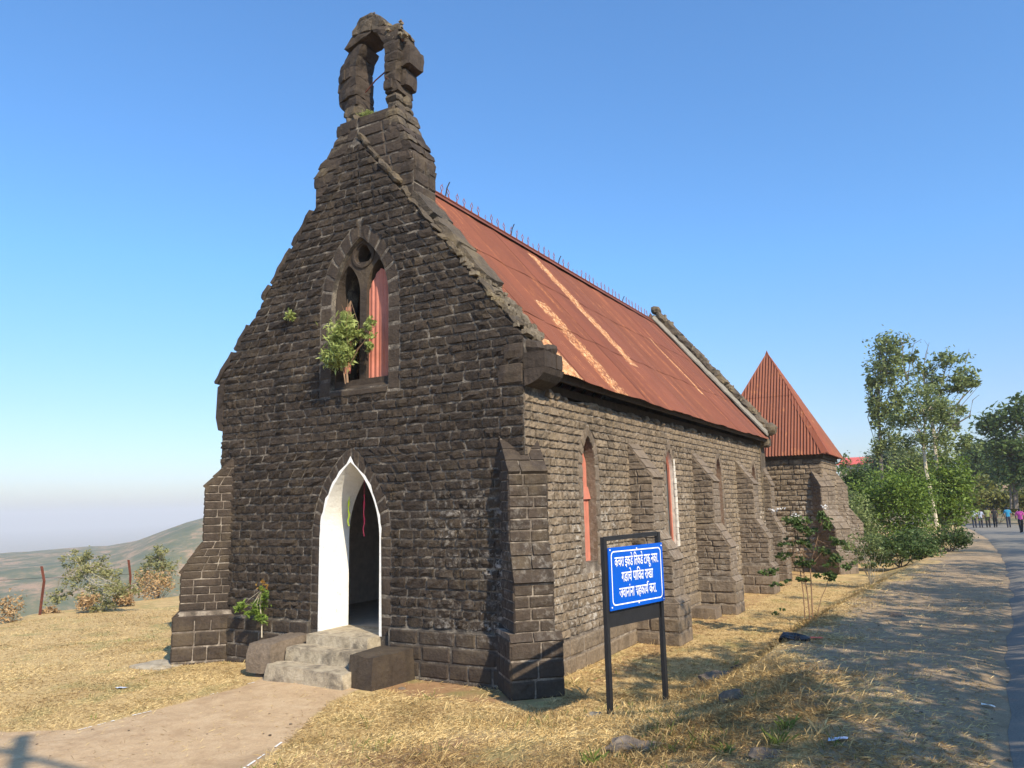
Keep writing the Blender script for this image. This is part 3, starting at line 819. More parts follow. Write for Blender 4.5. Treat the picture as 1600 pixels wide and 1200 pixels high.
# the two piers and the arch, block by block through the full thickness
ZL = [9.58, 9.74, 9.92, 10.10, 10.30, 10.50, 10.70, 10.90, 11.11, 11.32]
outl = [-.60, -.58, -.60, -.70, -.80, -.82, -.81, -.78, -.70, -.58]
outr = [.86, .80, .74, .74, .70, .70, .74, .76, .78, .76]
BHW = dict(hw=.335, zs=10.92, r=.66); BCX = .10
def bhw(z): return arch_hw(z, BHW['hw'], 9.70, BHW['zs'], BHW['r'])
def bell_block(P, am, rd, mat, n=(5, 5, 3)):
    am = am * 1.3 + .008
    m2 = MB(); m2.hexa(P, n, am, rd, rng.random(), rng.random() * 9); PIECES.append(("bell_arch_block", 'bell', m2, mat, 4000))
def slab8(q, y0, y1):           # q: four (x, z) corners ccw -> eight corners
    (a, b, c_, d) = q
    return [(a[0], y0, a[1]), (b[0], y0, b[1]), (b[0], y1, b[1]), (a[0], y1, a[1]), (d[0], y0, d[1]), (c_[0], y0, c_[1]), (c_[0], y1, c_[1]), (d[0], y1, d[1])]
for i in range(len(ZL) - 1):
    z0, z1 = ZL[i], ZL[i + 1]; a0, a1 = outl[i], outl[i + 1]; b0, b1 = outr[i], outr[i + 1]
    h0, h1 = bhw(z0 + .01), bhw(z1 - .005)
    worn = 9.7 < z0 < 10.0
    y0, y1 = .30 + rng.uniform(-.012, .012) + (.05 if worn else 0), .82 + rng.uniform(-.03, .01)
    if z0 < 9.7: sides = [(a0, .1, a1, .1), (.1, b0, .1, b1)]
    else: sides = [(a0, BCX - h0, a1, BCX - h1), (BCX + h0, b0, BCX + h1, b1)]
    for (p0, p1, q0, q1) in sides:
        splits = [0, 1] if (p1 - p0) < .5 or i % 2 else [0, rng.uniform(.4, .6), 1]
        for s_ in range(len(splits) - 1):
            u, v = splits[s_], splits[s_ + 1]
            q = [(p0 + (p1 - p0) * u, z0), (p0 + (p1 - p0) * v - .006, z0), (q0 + (q1 - q0) * v - .006, z1 - .004), (q0 + (q1 - q0) * u, z1 - .004)]
            P = slab8(q, y0, y1)
            if u == 0 and p0 < 0 and not worn:      # chamfered outer corner
                P[0] = (P[0][0] + .02, P[0][1] + .10, P[0][2]); P[4] = (P[4][0] + .02, P[4][1] + .10, P[4][2])
            bell_block(P, .05 if worn else .016, .03 if worn else .006, M_COP if worn else M_ASH)
# arch head: stones fanning over the opening
off = BHW['r'] - BHW['hw']
def ain(sg, a): return (BCX + sg * (-off + BHW['r'] * math.cos(a)), BHW['zs'] + BHW['r'] * math.sin(a))
tt = math.acos(off / BHW['r']); za = BHW['zs'] + math.sqrt(BHW['r'] ** 2 - off ** 2)
L0, L1, L2 = ain(-1, tt * .78), ain(-1, tt), ain(1, tt * .6)
bell_block(slab8([(-.58, 11.32), L0, (BCX, za), (-.36, 11.58)], .30, .80), .02, .01, M_ASH)
bell_block(slab8([(BCX, za), L2, (.62, 11.30), (.40, 11.56)], .31, .80), .03, .01, M_ASH)
bell_block(slab8([L2, (.80, 11.30), (.74, 11.42), (.5, 11.44)], .33, .80), .04, .01, M_COP)
bell_block(slab8([(-.40, 11.55), (BCX, za + .01), (.16, 11.78), (-.26, 11.80)], .29, .80), .025, .012, M_COP, (5, 4, 3))
bell_block(slab8([(BCX, za + .01), (.42, 11.54), (.36, 11.72), (.14, 11.80)], .30, .80), .03, .012, M_COP, (4, 4, 3))
bell_block(slab8([(-.28, 11.78), (.22, 11.76), (.12, 11.93), (-.10, 11.95)], .32, .74), .035, .02, M_COP, (5, 4, 2))
for (a, b, am, tn) in (((.62, .42, 10.62), (.93, .88, 11.02), .035, .7), ((.56, .42, 10.98), (.86, .86, 11.12), .04, .6), ((.56, .46, 10.26), (.80, .86, 10.60), .03, .5), ((.44, .255, 10.14), (.64, .32, 10.34), .02, .6)):
    m2 = MB(); m2.rbox(a, b, (4, 4, 3), am, .012, tn, rng.random() * 9); PIECES.append(("bell_arch_block", 'bell', m2, M_ASH, 4000))
for i in range(110):
    x = rng.uniform(.12, .95); y = rng.uniform(.30, .82); z = 11.92 - max(0, x - .08) * 1.05 + rng.uniform(-.05, .03); s = rng.uniform(.02, .055)
    if x > .45: z = rng.uniform(11.1, 11.5) if x < .8 else rng.uniform(11.08, 11.2)
    if x > .45: y = rng.uniform(.29, .45)
    m2 = MB(); m2.rbox((x - s, y - s, z - s), (x + s, y + s, z + s * .5), (1, 1, 1), .04, .015, rng.random(), rng.random() * 9); PIECES.append(("rubble_stone", 'bell', m2, M_CAP if rng.random() < .85 else M_RED, 30))
mb = MB(); mb.tube([(-.12, .42, 10.34), (.14, .40, 10.50), (.38, .38, 10.58)], .014, 6); mb.tube([(.38, .38, 10.58), (.42, .32, 10.46), (.52, .28, 10.36), (.62, .27, 10.30)], .007, 5)
mb.build("iron_bell_bar", M_RUSTP, PAR['bell'])

# ---- buttresses
def buttress(c_, n_, tdir, p_pl, p_lo, p_up, start, zt=3.66, w_=.60, wp=.78, mat=M_ASH, top_up=2.98, lo_top=1.95, lo_bot=1.42, key='b', plz=.62, faces=(1, 1, 1), rowh=.15, mort=M_MORTL, wd_mat=None):
    n3 = Vector((n_[0], n_[1], 0)); t3 = Vector((tdir[0], tdir[1], 0)); c3 = Vector((c_[0], c_[1], 0)); Z = Vector((0, 0, 1))
    prof = [(start, -.5), (p_pl, -.5), (p_pl, plz), (p_lo, plz + .10), (p_lo, lo_bot), (p_up, lo_top), (p_up, top_up), (start + .02, zt), (start, zt)]
    core = MB(); side = Frame(c3, n3, Z, -t3)
    pu = [(a - .012 if a > start + .05 else a, z) for a, z in prof]
    # stage body
    prism(core, [(start, -.4)] + [(p_lo - .012, -.4)] + pu[3:], [], side, -w_ / 2 + .012, w_ / 2 - .012)
    prism(core, [(start, -.5), (p_pl - .012, -.5), (p_pl - .012, plz - .01), (p_lo - .012, plz + .09), (start, plz + .09)], [], side, -wp / 2 + .012, wp / 2 - .012)
    par = core.build("buttress", mort, chapel); PAR[key] = par
    wm = wd_mat or mat
    for sg, on in ((-1, faces[0]), (1, faces[2])):
        if not on: continue
        a0 = c3 + n3 * start; a1 = c3 + n3 * (p_pl + .004); b1 = c3 + n3 * (p_lo + .004); o0 = t3 * sg * (wp / 2 + .004); i0 = t3 * sg * (w_ / 2 - .01)
        P8 = [a0 + i0 + Z * (plz - .06), a1 + i0 + Z * (plz - .06), a1 + o0 + Z * (plz - .06), a0 + o0 + Z * (plz - .06), a0 + i0 + Z * (plz + .105), b1 + i0 + Z * (plz + .105), a1 + o0 + Z * plz, a0 + o0 + Z * plz]
        if sg < 0: P8 = [P8[i] for i in (3, 2, 1, 0, 7, 6, 5, 4)]
        m2 = MB(); m2.hexa(P8, (4, 2, 1), .006, 0, rng.uniform(.2, .8), rng.random() * 9); PIECES.append(("weathering_slab", key, m2, wm, 3000))
    for sg, on in ((1, faces[0]), (-1, faces[2])):      # the two side faces
        if not on: continue
        def P(z):
            if z < plz: return p_pl
            if z < lo_bot: return p_lo
            if z < lo_top: return p_lo + (p_up - p_lo) * (z - lo_bot) / (lo_top - lo_bot)
            if z < top_up: return p_up
            return p_up + (start - p_up) * (z - top_up) / (zt - top_up)
        fp = Frame(c3 - t3 * sg * wp / 2, n3, Z, -t3 * sg)
        if sg > 0: pass
        fs_ = Frame(c3 - t3 * sg * w_ / 2, n3, Z, -t3 * sg)
        if sg < 0:      # keep winding right: mirror u
            fp = Frame(c3 + t3 * wp / 2, -n3, Z, t3); fs_ = Frame(c3 + t3 * w_ / 2, -n3, Z, t3)
            span = lambda z: [(-P(z), -start)]
        else: span = lambda z: [(start, P(z))]
        lay(fp, [-.45, -.16, .10, .36, plz], span, (.3, .46), .008, .012 if mat is M_ASH else .03, "ashlar_block", key, mat, (.1, .9), .0035)
        zz = [plz + .0, plz + .1] + rows(plz + .1, lo_bot, rowh, .004)[1:] + rows(lo_bot, lo_top, rowh, .003)[1:] + rows(lo_top, top_up, rowh, .004)[1:] + rows(top_up, zt - .03, rowh, .003)[1:]
        lay(fs_, zz[1:], span, (.24, .40), .01, .010 if mat is M_ASH else .035, "ashlar_block", key, mat, (.1, .9), .0035)
    if faces[1]:
        fe = lambda p: Frame(c3 + n3 * p, t3, Z, n3)
        lay(fe(p_pl), [-.45, -.16, .10, .36, plz - .02], lambda z: [(-wp / 2, wp / 2)], (.34, .44), .010, .014, "ashlar_block", key, mat, (.1, .9), .0035)
        lay(fe(p_lo), rows(plz + .1, lo_bot - .05, rowh, .004), lambda z: [(-w_ / 2, w_ / 2)], (.26, .38), .010, .012, "ashlar_block", key, mat, (.1, .9), .0035)
        lay(fe(p_up), rows(lo_top, top_up - .05, rowh + .01, .004), lambda z: [(-w_ / 2, w_ / 2)], (.26, .38), .010, .012, "ashlar_block", key, mat, (.1, .9), .0035)
        for (pa, za, pb, zb, ww, k_) in ((p_pl, plz - .02, p_lo, plz + .1, wp, 1), (p_lo, lo_bot - .03, p_up, lo_top, w_ + .02, 3), (p_up, top_up - .03, start, zt, w_ + .02, 4)):
            ov = .025 if k_ > 1 else 0
            A0 = c3 + n3 * (pa + ov) + Z * za; B0 = c3 + n3 * pb + Z * zb; v_ = (B0 - A0); L = v_.length; v_.normalize(); nn_ = t3.cross(v_); 
            if nn_.dot(n3) < 0: nn_ = -nn_
            fw = Frame(A0, t3, v_, nn_)
            for r in range(k_):
                l0, l1 = L * r / k_, L * (r + 1) / k_
                n_s = 1 if (k_ > 1 and rng.random() < .25) else 2; cm = rng.uniform(-.12, .12)
                cs = [-ww / 2, cm, ww / 2] if n_s == 2 else [-ww / 2, ww / 2]
                for s_ in range(len(cs) - 1):
                    g = .004; top = .03 - .008 * 0; th = .022
                    a_, b_ = cs[s_] + g, cs[s_ + 1] - g
                    P8 = [fw.p(a_, l0 + g, -.05), fw.p(b_, l0 + g, -.05), fw.p(b_, l1 - g, -.05), fw.p(a_, l1 - g, -.05), fw.p(a_, l0 + g, th), fw.p(b_, l0 + g, th), fw.p(b_, l1 - g, th - .012), fw.p(a_, l1 - g, th - .012)]
                    m2 = MB(); m2.hexa(P8, (3, 2, 1), .006, .004, rng.uniform(.3, 1), rng.random() * 9)
                    PIECES.append(("weathering_slab", key, m2, wm, px_area([P8[4], P8[5], P8[6], P8[7]], nn_)))
s2 = 2 ** -.5
buttress((3.36, 0), (s2, -s2), (s2, s2), .44, .37, .20, -.42, key='bR', faces=(1, 1, 1), mat=M_ASH)
buttress((-3.32, 0), (-s2, -s2), (s2, -s2), .66, .56, .21, -.42, key='bL', faces=(0, 1, 1), mat=M_ASH)
for i, yc in enumerate((4.5, 8.8, 13.2)):
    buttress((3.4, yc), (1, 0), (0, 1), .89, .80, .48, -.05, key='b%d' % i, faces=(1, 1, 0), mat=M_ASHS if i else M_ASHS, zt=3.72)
buttress((3.4, 16.85), (s2, -s2) if 0 else (1, 0), (0, 1), .60, .5, .25, -.05, key='b4', faces=(1, 1, 0), mat=M_ASHS, zt=3.72)

# ---- side walls
SF = Frame((3.4, 0, 0), (0, 1, 0), (0, 0, 1), (1, 0, 0))
WY = [2.30, 6.75, 11.0, 15.3]
SW = dict(hw=.27, z0=1.5, zs=3.15, r=.62)
mb = MB(); hl = [arch_pts(y, SW['hw'], SW['z0'], SW['zs'], SW['r'], 7) for y in WY]
prism(mb, [(.70, -.5), (17.1, -.5), (17.1, 4.18), (.70, 4.18)], hl, SF, -.6, -.012)
mb.box((3.38, .7, -.5), (3.448, 17.1, .36))
PAR['side'] = mb.build("side_wall", M_MORTL, chapel)
def side_spans(z):
    h = arch_hw(z, SW['hw'], SW['z0'] - .1, SW['zs'], SW['r'], .17)
    sp = [(.0, 17.1)]
    return cut(sp, [(y - h, y + h) for y in WY] if h > 0 else [])
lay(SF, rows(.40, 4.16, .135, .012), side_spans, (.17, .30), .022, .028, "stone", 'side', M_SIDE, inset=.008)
SP = Frame((3.46, 0, 0), (0, 1, 0), (0, 0, 1), (1, 0, 0))
lay(SP, [-.45, -.15, .12, .38], lambda z: [(.2, 17.1)], (.35, .6), .008, .014, "plinth_stone", 'side', M_SIDE, (.1, .7))
for y in WY:
    ring(SF, y, SW['hw'], SW['zs'], SW['r'], .17, 4, .012, "arch_stone", 'side', M_ASHS)
    for sgn in (-1, 1):
        z = 1.4
        while z < 3.15 - .02:
            h = min(rng.uniform(.2, .36), 3.15 - z)
            if 3.15 - z - h < .1: h = 3.15 - z
            a, b = y + sgn * .27, y + sgn * .44; q = [(min(a, b), z), (max(a, b), z), (max(a, b), z + h), (min(a, b), z + h)]
            PIECES.append(("jamb_stone", 'side', pillow(SF, q, .008, .008, rng.uniform(.2, .8), .004), M_ASHS, px_area([SF.p(*k) for k in q], SF.n))); z += h
    # stone reveal lining (thin, through the wall)
    P0 = arch_pts(y, .27, 1.5, 3.15, .62, 8); m2 = MB(); vs = []; fs = []
    for (a, b) in P0: vs += [(3.392, y + (a - y) * .985, b - .003), (2.9, y + (a - y) * .985, b - .003)]
    K = len(P0)
    for i in range(K): j = (i + 1) % K; fs.append((2 * i, 2 * j, 2 * j + 1, 2 * i + 1))
    m2.add(vs, fs, .5); white = (y == WY[1])
    wo = m2.build("window_reveal", M_PLAST if white else M_ASHS, chapel)
    m2 = MB()
    if white:
        for sg in (-1, 1):
            pts = [(3.30, y + sg * .235, 1.52), (3.30, y + sg * .235, 3.15)] + [(3.30, y + sg * (-.35 + .585 * math.cos(a)), 3.15 + .585 * math.sin(a)) for a in (.25, .5, .75, .9)]
            m2.tube(pts, .032, 4)
        m2.tube([(3.30, y - .22, 1.55), (3.30, y + .22, 1.55)], .035, 4)
        m2.build("window_frame", M_PINK, wo)
        m3 = MB(); Fp = Frame((3.26, y, 0), (0, 1, 0), (0, 0, 1), (1, 0, 0))
        prism(m3, [(-.22, 1.55), (.22, 1.55), (.22, 3.15), (0, 3.63), (-.22, 3.15)], [], Fp, -.02, 0, .5)
        m3.build("window_pane", M_GLASS, wo)
        m4 = MB(); 
        for k in range(14):
            z = 1.5 + k * .14; m4.rbox((3.398, y + .26, z), (3.42 + rng.uniform(0, .01), y + .40 + rng.uniform(-.06, .03), z + .13), (1, 2, 1), .012, .0, .5, k)
        m4.build("plaster_patch", M_PLAST, wo)
    else:
        Fp = Frame((3.225, y, 0), (0, 1, 0), (0, 0, 1), (1, 0, 0))
        m2.sheet(Fp, -.262, .262, lambda u: 1.5, lambda u: 2.62, .12, .006, .5, off=.02)
        m2.sheet(Fp, -.262, .262, lambda u: 2.60, lambda u: 3.15 + .5 * (1 - (abs(u) / .28) ** 1.3), .12, .006, .6)
        m2.hexa([(3.23, y - .262, 2.56), (3.29, y - .262, 2.56), (3.29, y + .262, 2.56), (3.23, y + .262, 2.56), (3.23, y - .262, 2.78), (3.25, y - .262, 2.78), (3.25, y + .262, 2.78), (3.23, y + .262, 2.78)], (1, 3, 2), .01, 0)
        m2.build("window_sheet", M_PINK, wo)
# irregular stones on the wall head under the eaves
y = .75
while y < 17:
    L = rng.uniform(.14, .30); h = rng.uniform(.06, .17)
    m2 = MB(); m2.rbox((3.18, y, 4.15), (3.43 + rng.uniform(-.03, .03), y + L - .02, 4.16 + h), (2, 2, 2), .03, .035, rng.random(), rng.random() * 9)
    PIECES.append(("wall_head_stone", 'side', m2, M_SIDE, px_area([(3.43, y, 4.15), (3.43, y + L, 4.15), (3.43, y + L, 4.3), (3.43, y, 4.3)], (1, 0, 0)))); y += L
# return of the facade wall on the side (its stones belong to the facade)
# far walls, interior
mb = MB(); prism(mb, [(.70, -.5), (17.1, -.5), (17.1, 4.18), (.70, 4.18)], [arch_pts(-0 + y, .27, 1.5, 3.15, .62, 7) for y in WY], Frame((-3.4, 0, 0), (0, 1, 0), (0, 0, 1), (-1, 0, 0)), -.6, 0)
mb.build("side_wall", M_SIDE, chapel)
for sx in (-1, 1):
    mb = MB(); prism(mb, [(.71, .4), (16.3, .4), (16.3, 4.2), (.71, 4.2)], [arch_pts(y, .30, 1.45, 3.15, .66, 6) for y in WY], Frame((sx * 2.79, 0, 0), (0, 1, 0), (0, 0, 1), (-sx, 0, 0) if sx > 0 else (1, 0, 0)), 0, .01); mb.build("interior_plaster", M_INT, chapel)
mb = MB(); mb.box((-2.78, 16.30, .4), (2.78, 16.34, 4.2)); mb.build("interior_plaster", M_INT, chapel)
mb = MB(); mb.box((-2.8, .05, .30), (2.8, 16.3, .44)); mb.build("nave_floor", M_FLOOR, chapel)
mb = MB(); prism(mb, [(3.39, -.5), (3.45, 5.0), (0, 9.32), (-3.45, 5.0), (-3.39, -.5)], [], Frame((0, 16.35, 0), (1, 0, 0), (0, 0, 1), (0, -1, 0)), -.72, 0)
PAR['end'] = mb.build("end_gable_wall", M_COP, chapel)
coping(.0, 3.62, 16.33, 17.12, .20, 1.24, 9.32, 0, 'end', M_COP, .05, 1, (.45, .8))
coping(.0, 3.62, 16.33, 17.12, .20, 1.24, 9.32, 0, 'end', M_COP, .05, -1, (.5, .9))
m2 = MB(); m2.rbox((3.40, 16.30, 4.62), (3.98, 16.95, 5.05), (3, 3, 3), .07, .08, .6); m2.rbox((3.35, 16.32, 4.25), (3.72, 17.0, 4.66), (3, 3, 3), .04, .05, .4)
m2.rbox((-.16, 16.36, 9.38), (.16, 16.95, 9.68), (2, 3, 2), .05, .06, .5)
m2.build("kneeler_stone", M_COP, PAR['end'])
for i in range(60):
    x = rng.uniform(.2, 3.6); s = rng.uniform(.04, .10); z = 9.5 - 1.24 * x + rng.uniform(0, .1); y = rng.uniform(16.35, 17.0)
    m2 = MB(); m2.rbox((x - s, y - s, z - s), (x + s, y + s, z + s), (1, 1, 1), .05, .02, rng.random(), rng.random() * 9); PIECES.append(("rubble_stone", 'end', m2, M_CAP, 4))
m2 = MB()      # cement flashing strip against the far gable
m2.hexa([(.02, 16.14, 9.10), (3.74, 16.14, 4.60), (3.74, 16.36, 4.62), (.02, 16.36, 9.12), (.02, 16.14, 9.17), (3.74, 16.14, 4.67), (3.74, 16.36, 4.80), (.02, 16.36, 9.30)], (14, 1, 1), .02, 0)
m2.build("cement_flashing", M_CEM, PAR['end'])
# chancel joining nave and tower
mb = MB(); mb.box((-2.2, 17.05, -.5), (2.6, 20.3, 3.6)); mb.build("chancel_wall", M_SIDE, chapel)

# ---- main roof
RS = 1.20; EX = 3.76; RL = EX * math.sqrt(1 + RS * RS)
def roof_frame(sg):
    dn = Vector((sg, 0, -RS)).normalized(); n_ = Vector((sg * RS, 0, 1)).normalized()
    return Frame(Vector((0, 0, 9.0)) , (0, 1, 0) if sg > 0 else (0, 1, 0), -dn, n_)
mb = MB()
for y in np.arange(.85, 16.2, .9):
    for sg in (1, -1):
        a = Vector((0, y, 8.9)); b = Vector((sg * 3.66, y, 8.9 - RS * 3.66)); 
        nrm = Vector((sg * RS, 0, 1)).normalized()
        mb.hexa([a + Vector((0, -.03, 0)) - nrm * .08, b + Vector((0, -.03, 0)) - nrm * .08, b + Vector((0, .03, 0)) - nrm * .08, a + Vector((0, .03, 0)) - nrm * .08, a + Vector((0, -.03, 0)), b + Vector((0, -.03, 0)), b + Vector((0, .03, 0)), a + Vector((0, .03, 0))], (1, 1, 1), 0, 0)
for sg in (1, -1):
    mb.box((sg * 3.2 - .06, .7, 4.3), (sg * 3.2 + .06, 16.3, 4.44)); mb.box((sg * 3.60 - .03, .7, 4.42), (sg * 3.60 + .03, 16.3, 4.53))
PAR['roof'] = mb.build("roof", M_TIMB, chapel)
fr = roof_frame(1); nsh = 20; sw = (16.28 - .66) / nsh; lens = [0, 2.02, 4.02, RL]
def sagf(u, v): return .010 * math.sin(u * 5.1 + v * 2.3) * math.sin(v * 3.7 + u) + -.035 * math.sin(math.pi * (u - .7) / 15.6) * (1 if True else 0) + .012 * math.sin(u * 1.9) * (-v / RL)
for r in range(3):
    for k in range(nsh):
        a, b = .66 + k * sw, .66 + (k + 1) * sw + .05
        jt = rng.uniform(-.03, .03) if r < 2 else rng.uniform(-.015, .015)
        cor = .0
        def lo(u, r=r, jt=jt): 
            base = -(lens[r + 1] + (.10 if r < 2 else 0) + jt)
            if r == 2 and u < 1.3: base += .0
            return base
        m2 = MB(); m2.sheet(fr, a, b, lo, lambda u, r=r: -lens[r], .076, .0085, rng.random(), 4, .012 * (2 - r) + .004 * (k % 2) + .004, 1, sagf)
        m2.build("roof_sheet", M_RUST, PAR['roof'])
m2 = MB(); frb = Frame((0, 0, 9.0), (0, -1, 0), Vector((1, 0, RS)), Vector((-RS, 0, 1)))
m2.sheet(frb, -16.28, -.66, lambda u: -RL, lambda u: 0, .152, .0085, .5, 2, .01); o = m2.build("rear_roof_slope", M_RUST, PAR['roof'])
m2 = MB()
for sg in (1, -1):
    for k in range(8):
        y0, y1 = .66 + k * 1.95, .66 + (k + 1) * 1.95 + .04
        p = [(0, y0, 9.075), (sg * .16, y0, 8.90), (sg * .16, y1, 8.90), (0, y1, 9.075)]
        m2.add(p if sg > 0 else p[::-1], [(0, 1, 2, 3)], rng.random())
m2.tube([(0, .66, 9.08), (0, 16.3, 9.08)], .03, 6)
m2.build("ridge_cap", M_RUST, PAR['roof'])
# cast finials along the ridge
fm = MB(); K = 10
for i in range(K):
    a = 2 * math.pi * i / K; b = 2 * math.pi * (i + 1) / K
    fm.tube([(0, .045 * math.cos(a), .15 + .055 * math.sin(a)), (0, .045 * math.cos(b), .15 + .055 * math.sin(b))], .008, 4, cap=False)
fm.tube([(0, 0, 0), (0, 0, .10)], [.014, .009], 4); fm.tube([(0, 0, .20), (0, 0, .25)], [.010, .003], 4); fm.tube([(0, -.03, .02), (0, .03, .02)], .01, 4)
f0 = fm.build("ridge_finial", M_RUSTF, None, origin=(0, 0, 0))
y = .95; first = True
while y < 16.1:
    o = f0 if first else f0.copy()
    if not first: C.objects.link(o)
    first = False
    o.location = (0, y, 9.10); adopt(o, PAR['roof']); o.rotation_euler = (rng.uniform(-.15, .2), rng.uniform(-.1, .1), 0)
    sc = 1 if rng.random() < .8 else rng.uniform(.4, .7); o.scale = (sc, sc, sc)
    y += .30
for y, h in ((2.9, .42), (5.75, .38), (8.4, .3), (13.2, .26)):
    m2 = MB(); m2.tube([(0.0, y, 9.05), (.02, y + .04, 9.05 + h * .6), (.03, y + .13, 9.05 + h)], .014, 5); m2.build("iron_stay", M_IRON, PAR['roof'])

# ---- tower at the far end
TX0, TX1, TY0, TY1 = .55, 4.80, 20.25, 24.4
mb = MB(); mb.box((TX0, TY0 + .012, -.6), (TX1 - .012, TY1, 3.98))
PAR['tower'] = mb.build("tower_wall", M_MORT, chapel)
TFm = Frame((0, TY0, 0), (1, 0, 0), (0, 0, 1), (0, -1, 0))
lay(TFm, rows(-.4, 3.98, .19), lambda z: [(2.3, TX1)], (.3, .5), .05, .05, "tower_stone", 'tower', M_SIDE, (0, .8))
TS = Frame((TX1, 0, 0), (0, 1, 0), (0, 0, 1), (1, 0, 0))
lay(TS, rows(-.4, 3.98, .19), lambda z: [(TY0, TY1)], (.3, .45), .03, .03, "tower_stone", 'tower', M_SIDE, (.2, 1))
buttress((TX1, TY0), (s2, -s2), (s2, s2), 1.02, .84, .24, -.42, key='tb0', faces=(1, 1, 1), mat=M_ASHS, zt=3.75, lo_top=2.1, lo_bot=1.45, top_up=2.95)
buttress((TX1, TY1), (s2, s2), (s2, -s2), 1.02, .84, .24, -.42, key='tb1', faces=(1, 1, 1), mat=M_ASHS, zt=3.75, lo_top=2.1, lo_bot=1.45, top_up=2.95)
TCX, TCY, TH, TZ, TA = 2.78, 22.3, 2.32, 4.12, 8.52
mb = MB(); mb.box((TCX - 2.1, TCY - 2.1, 3.98), (TCX + 2.1, TCY + 2.1, 4.14)); PAR['troof'] = mb.build("tower_roof", M_TIMB, chapel)
ap = Vector((TCX, TCY, TA))
for q, (ux, uy) in enumerate(((1, 0), (0, 1), (-1, 0), (0, -1))):
    u = Vector((ux, uy, 0)); out = Vector((uy, -ux, 0)); base = Vector((TCX, TCY, TZ)) + out * TH
    v = (ap - base); L = v.length; fr_ = Frame(base, u, v, u.cross(v.normalized()))
    if q < 2:
        for k in range(6):
            a, b = -TH + k * 2 * TH / 6, -TH + (k + 1) * 2 * TH / 6
            hi = lambda x: L * (1 - abs(x) / TH)
            m2 = MB(); spl = 2.75
            m2.sheet(fr_, a, b, lambda x: 0, lambda x: min(hi(x), spl + .08), .115, .024, rng.random(), 4, .0); m2.build("roof_sheet", M_RUST2, PAR['troof'])
            if hi((a if abs(a) < abs(b) else b)) > spl:
                m2 = MB(); m2.sheet(fr_, a, b, lambda x: min(spl, hi(x)), hi, .115, .024, rng.random(), 4, .012); m2.build("roof_sheet", M_RUST2, PAR['troof'])
    else:
        m2 = MB(); m2.add([fr_.p(-TH, 0), fr_.p(TH, 0), fr_.p(0, L)], [(0, 1, 2)]); m2.build("rear_roof_slope", M_RUST2, PAR['troof'])
for sx, sy in ((1, -1), (-1, -1), (1, 1)):
    b = Vector((TCX + sx * TH, TCY + sy * TH, TZ)); m2 = MB(); d = (ap - b)
    e1 = Vector((-sx, 0, 0)); e2 = Vector((0, -sy, 0)); up = Vector((0, 0, .05)); w_ = .22
    vs = [b + up, b + e1 * w_ + up * .2 + Vector((0, 0, .0)), ap + up, ap + e1 * .05, b + e2 * w_ + up * .2, ap + e2 * .05]
    # folded cap: ridge line and two flaps lying just above the slopes
    o1 = Vector((0, sy, 1)).normalized() * .03; o2 = Vector((sx, 0, 1)).normalized() * .03
    P = [b + up, b + e1 * w_ + o1, ap + e1 * w_ * .3 + o1 - Vector((0, 0, .1)), ap + up, b + e2 * w_ + o2, ap + e2 * w_ * .3 + o2 - Vector((0, 0, .1))]
    m2.add(P, [(0, 1, 2, 3), (0, 3, 5, 4)], rng.random()); m2.build("hip_cap", M_RUST2, PAR['troof'])
m2 = MB(); m2.tube([ap + Vector((0, 0, -.35)), ap + Vector((0, 0, .06)), ap + Vector((0, 0, .12))], [.20, .03, .005], 4); m2.build("apex_cap", M_RUST2, PAR['troof'])

# ---- entrance steps
mb = MB()
mb.rbox((-.66, -.32, -.05), (.66, .72, .46), (6, 3, 2), .012, .008, .5, 1); PAR['steps'] = mb.build("door_threshold", M_CONC, chapel)
mb = MB(); mb.hexa([(-.80, -.66, -.3), (.72, -.70, -.3), (.72, -.28, -.3), (-.80, -.28, -.3), (-.78, -.64, .30), (.72, -.68, .30), (.72, -.28, .30), (-.78, -.28, .30)], (8, 3, 3), .016, .012, .5, 2); mb.build("step", M_CONC, PAR['steps'])
mb = MB(); mb.hexa([(-.90, -1.05, -.35), (.90, -1.16, -.35), (.90, -.60, -.35), (-.86, -.60, -.35), (-.84, -1.02, .09), (.88, -1.12, .09), (.88, -.60, .09), (-.84, -.60, .09)], (9, 3, 3), .022, .015, .5, 3); mb.build("step", M_CONC, PAR['steps'])
mb = MB(); mb.hexa([(-1.36, -.98, -.1), (-.86, -.90, -.1), (-.76, .0, -.1), (-1.30, .0, -.1), (-1.34, -.95, .37), (-.88, -.88, .37), (-.80, .0, .43), (-1.26, .0, .43)], (3, 4, 3), .02, .02, .5, 4)
mb.hexa([(-1.36, -.98, -.4), (-.92, -.93, -.4), (-.92, -.3, -.4), (-1.3, -.3, -.4), (-1.32, -.93, -.09), (-.94, -.88, -.09), (-.94, -.3, -.09), (-1.3, -.3, -.09)], (3, 3, 3), .05, .06, .7, 4)
mb.build("cheek_block", M_ASHS, PAR['steps'])
mb = MB(); mb.hexa([(.80, -.98, -.4), (1.32, -1.02, -.4), (1.42, .0, -.4), (.78, .0, -.4), (.76, -.88, .34), (1.30, -.98, .34), (1.38, .0, .34), (.74, .0, .34)], (3, 4, 3), .02, .02, .35, 5)
mb.build("cheek_block", M_ASH, PAR['steps'])
mb = MB(); mb.rbox((3.42, 7.55, -.35), (4.02, 8.12, .10), (3, 3, 2), .02, .02, .6, 6); mb.build("side_step", M_ASHS, chapel)
mb = MB(); mb.rbox((-4.25, -1.12, -.5), (-3.3, -.35, -.17), (4, 4, 2), .03, .05, .5, 7); mb.build("footing_slab", M_CONC, chapel)

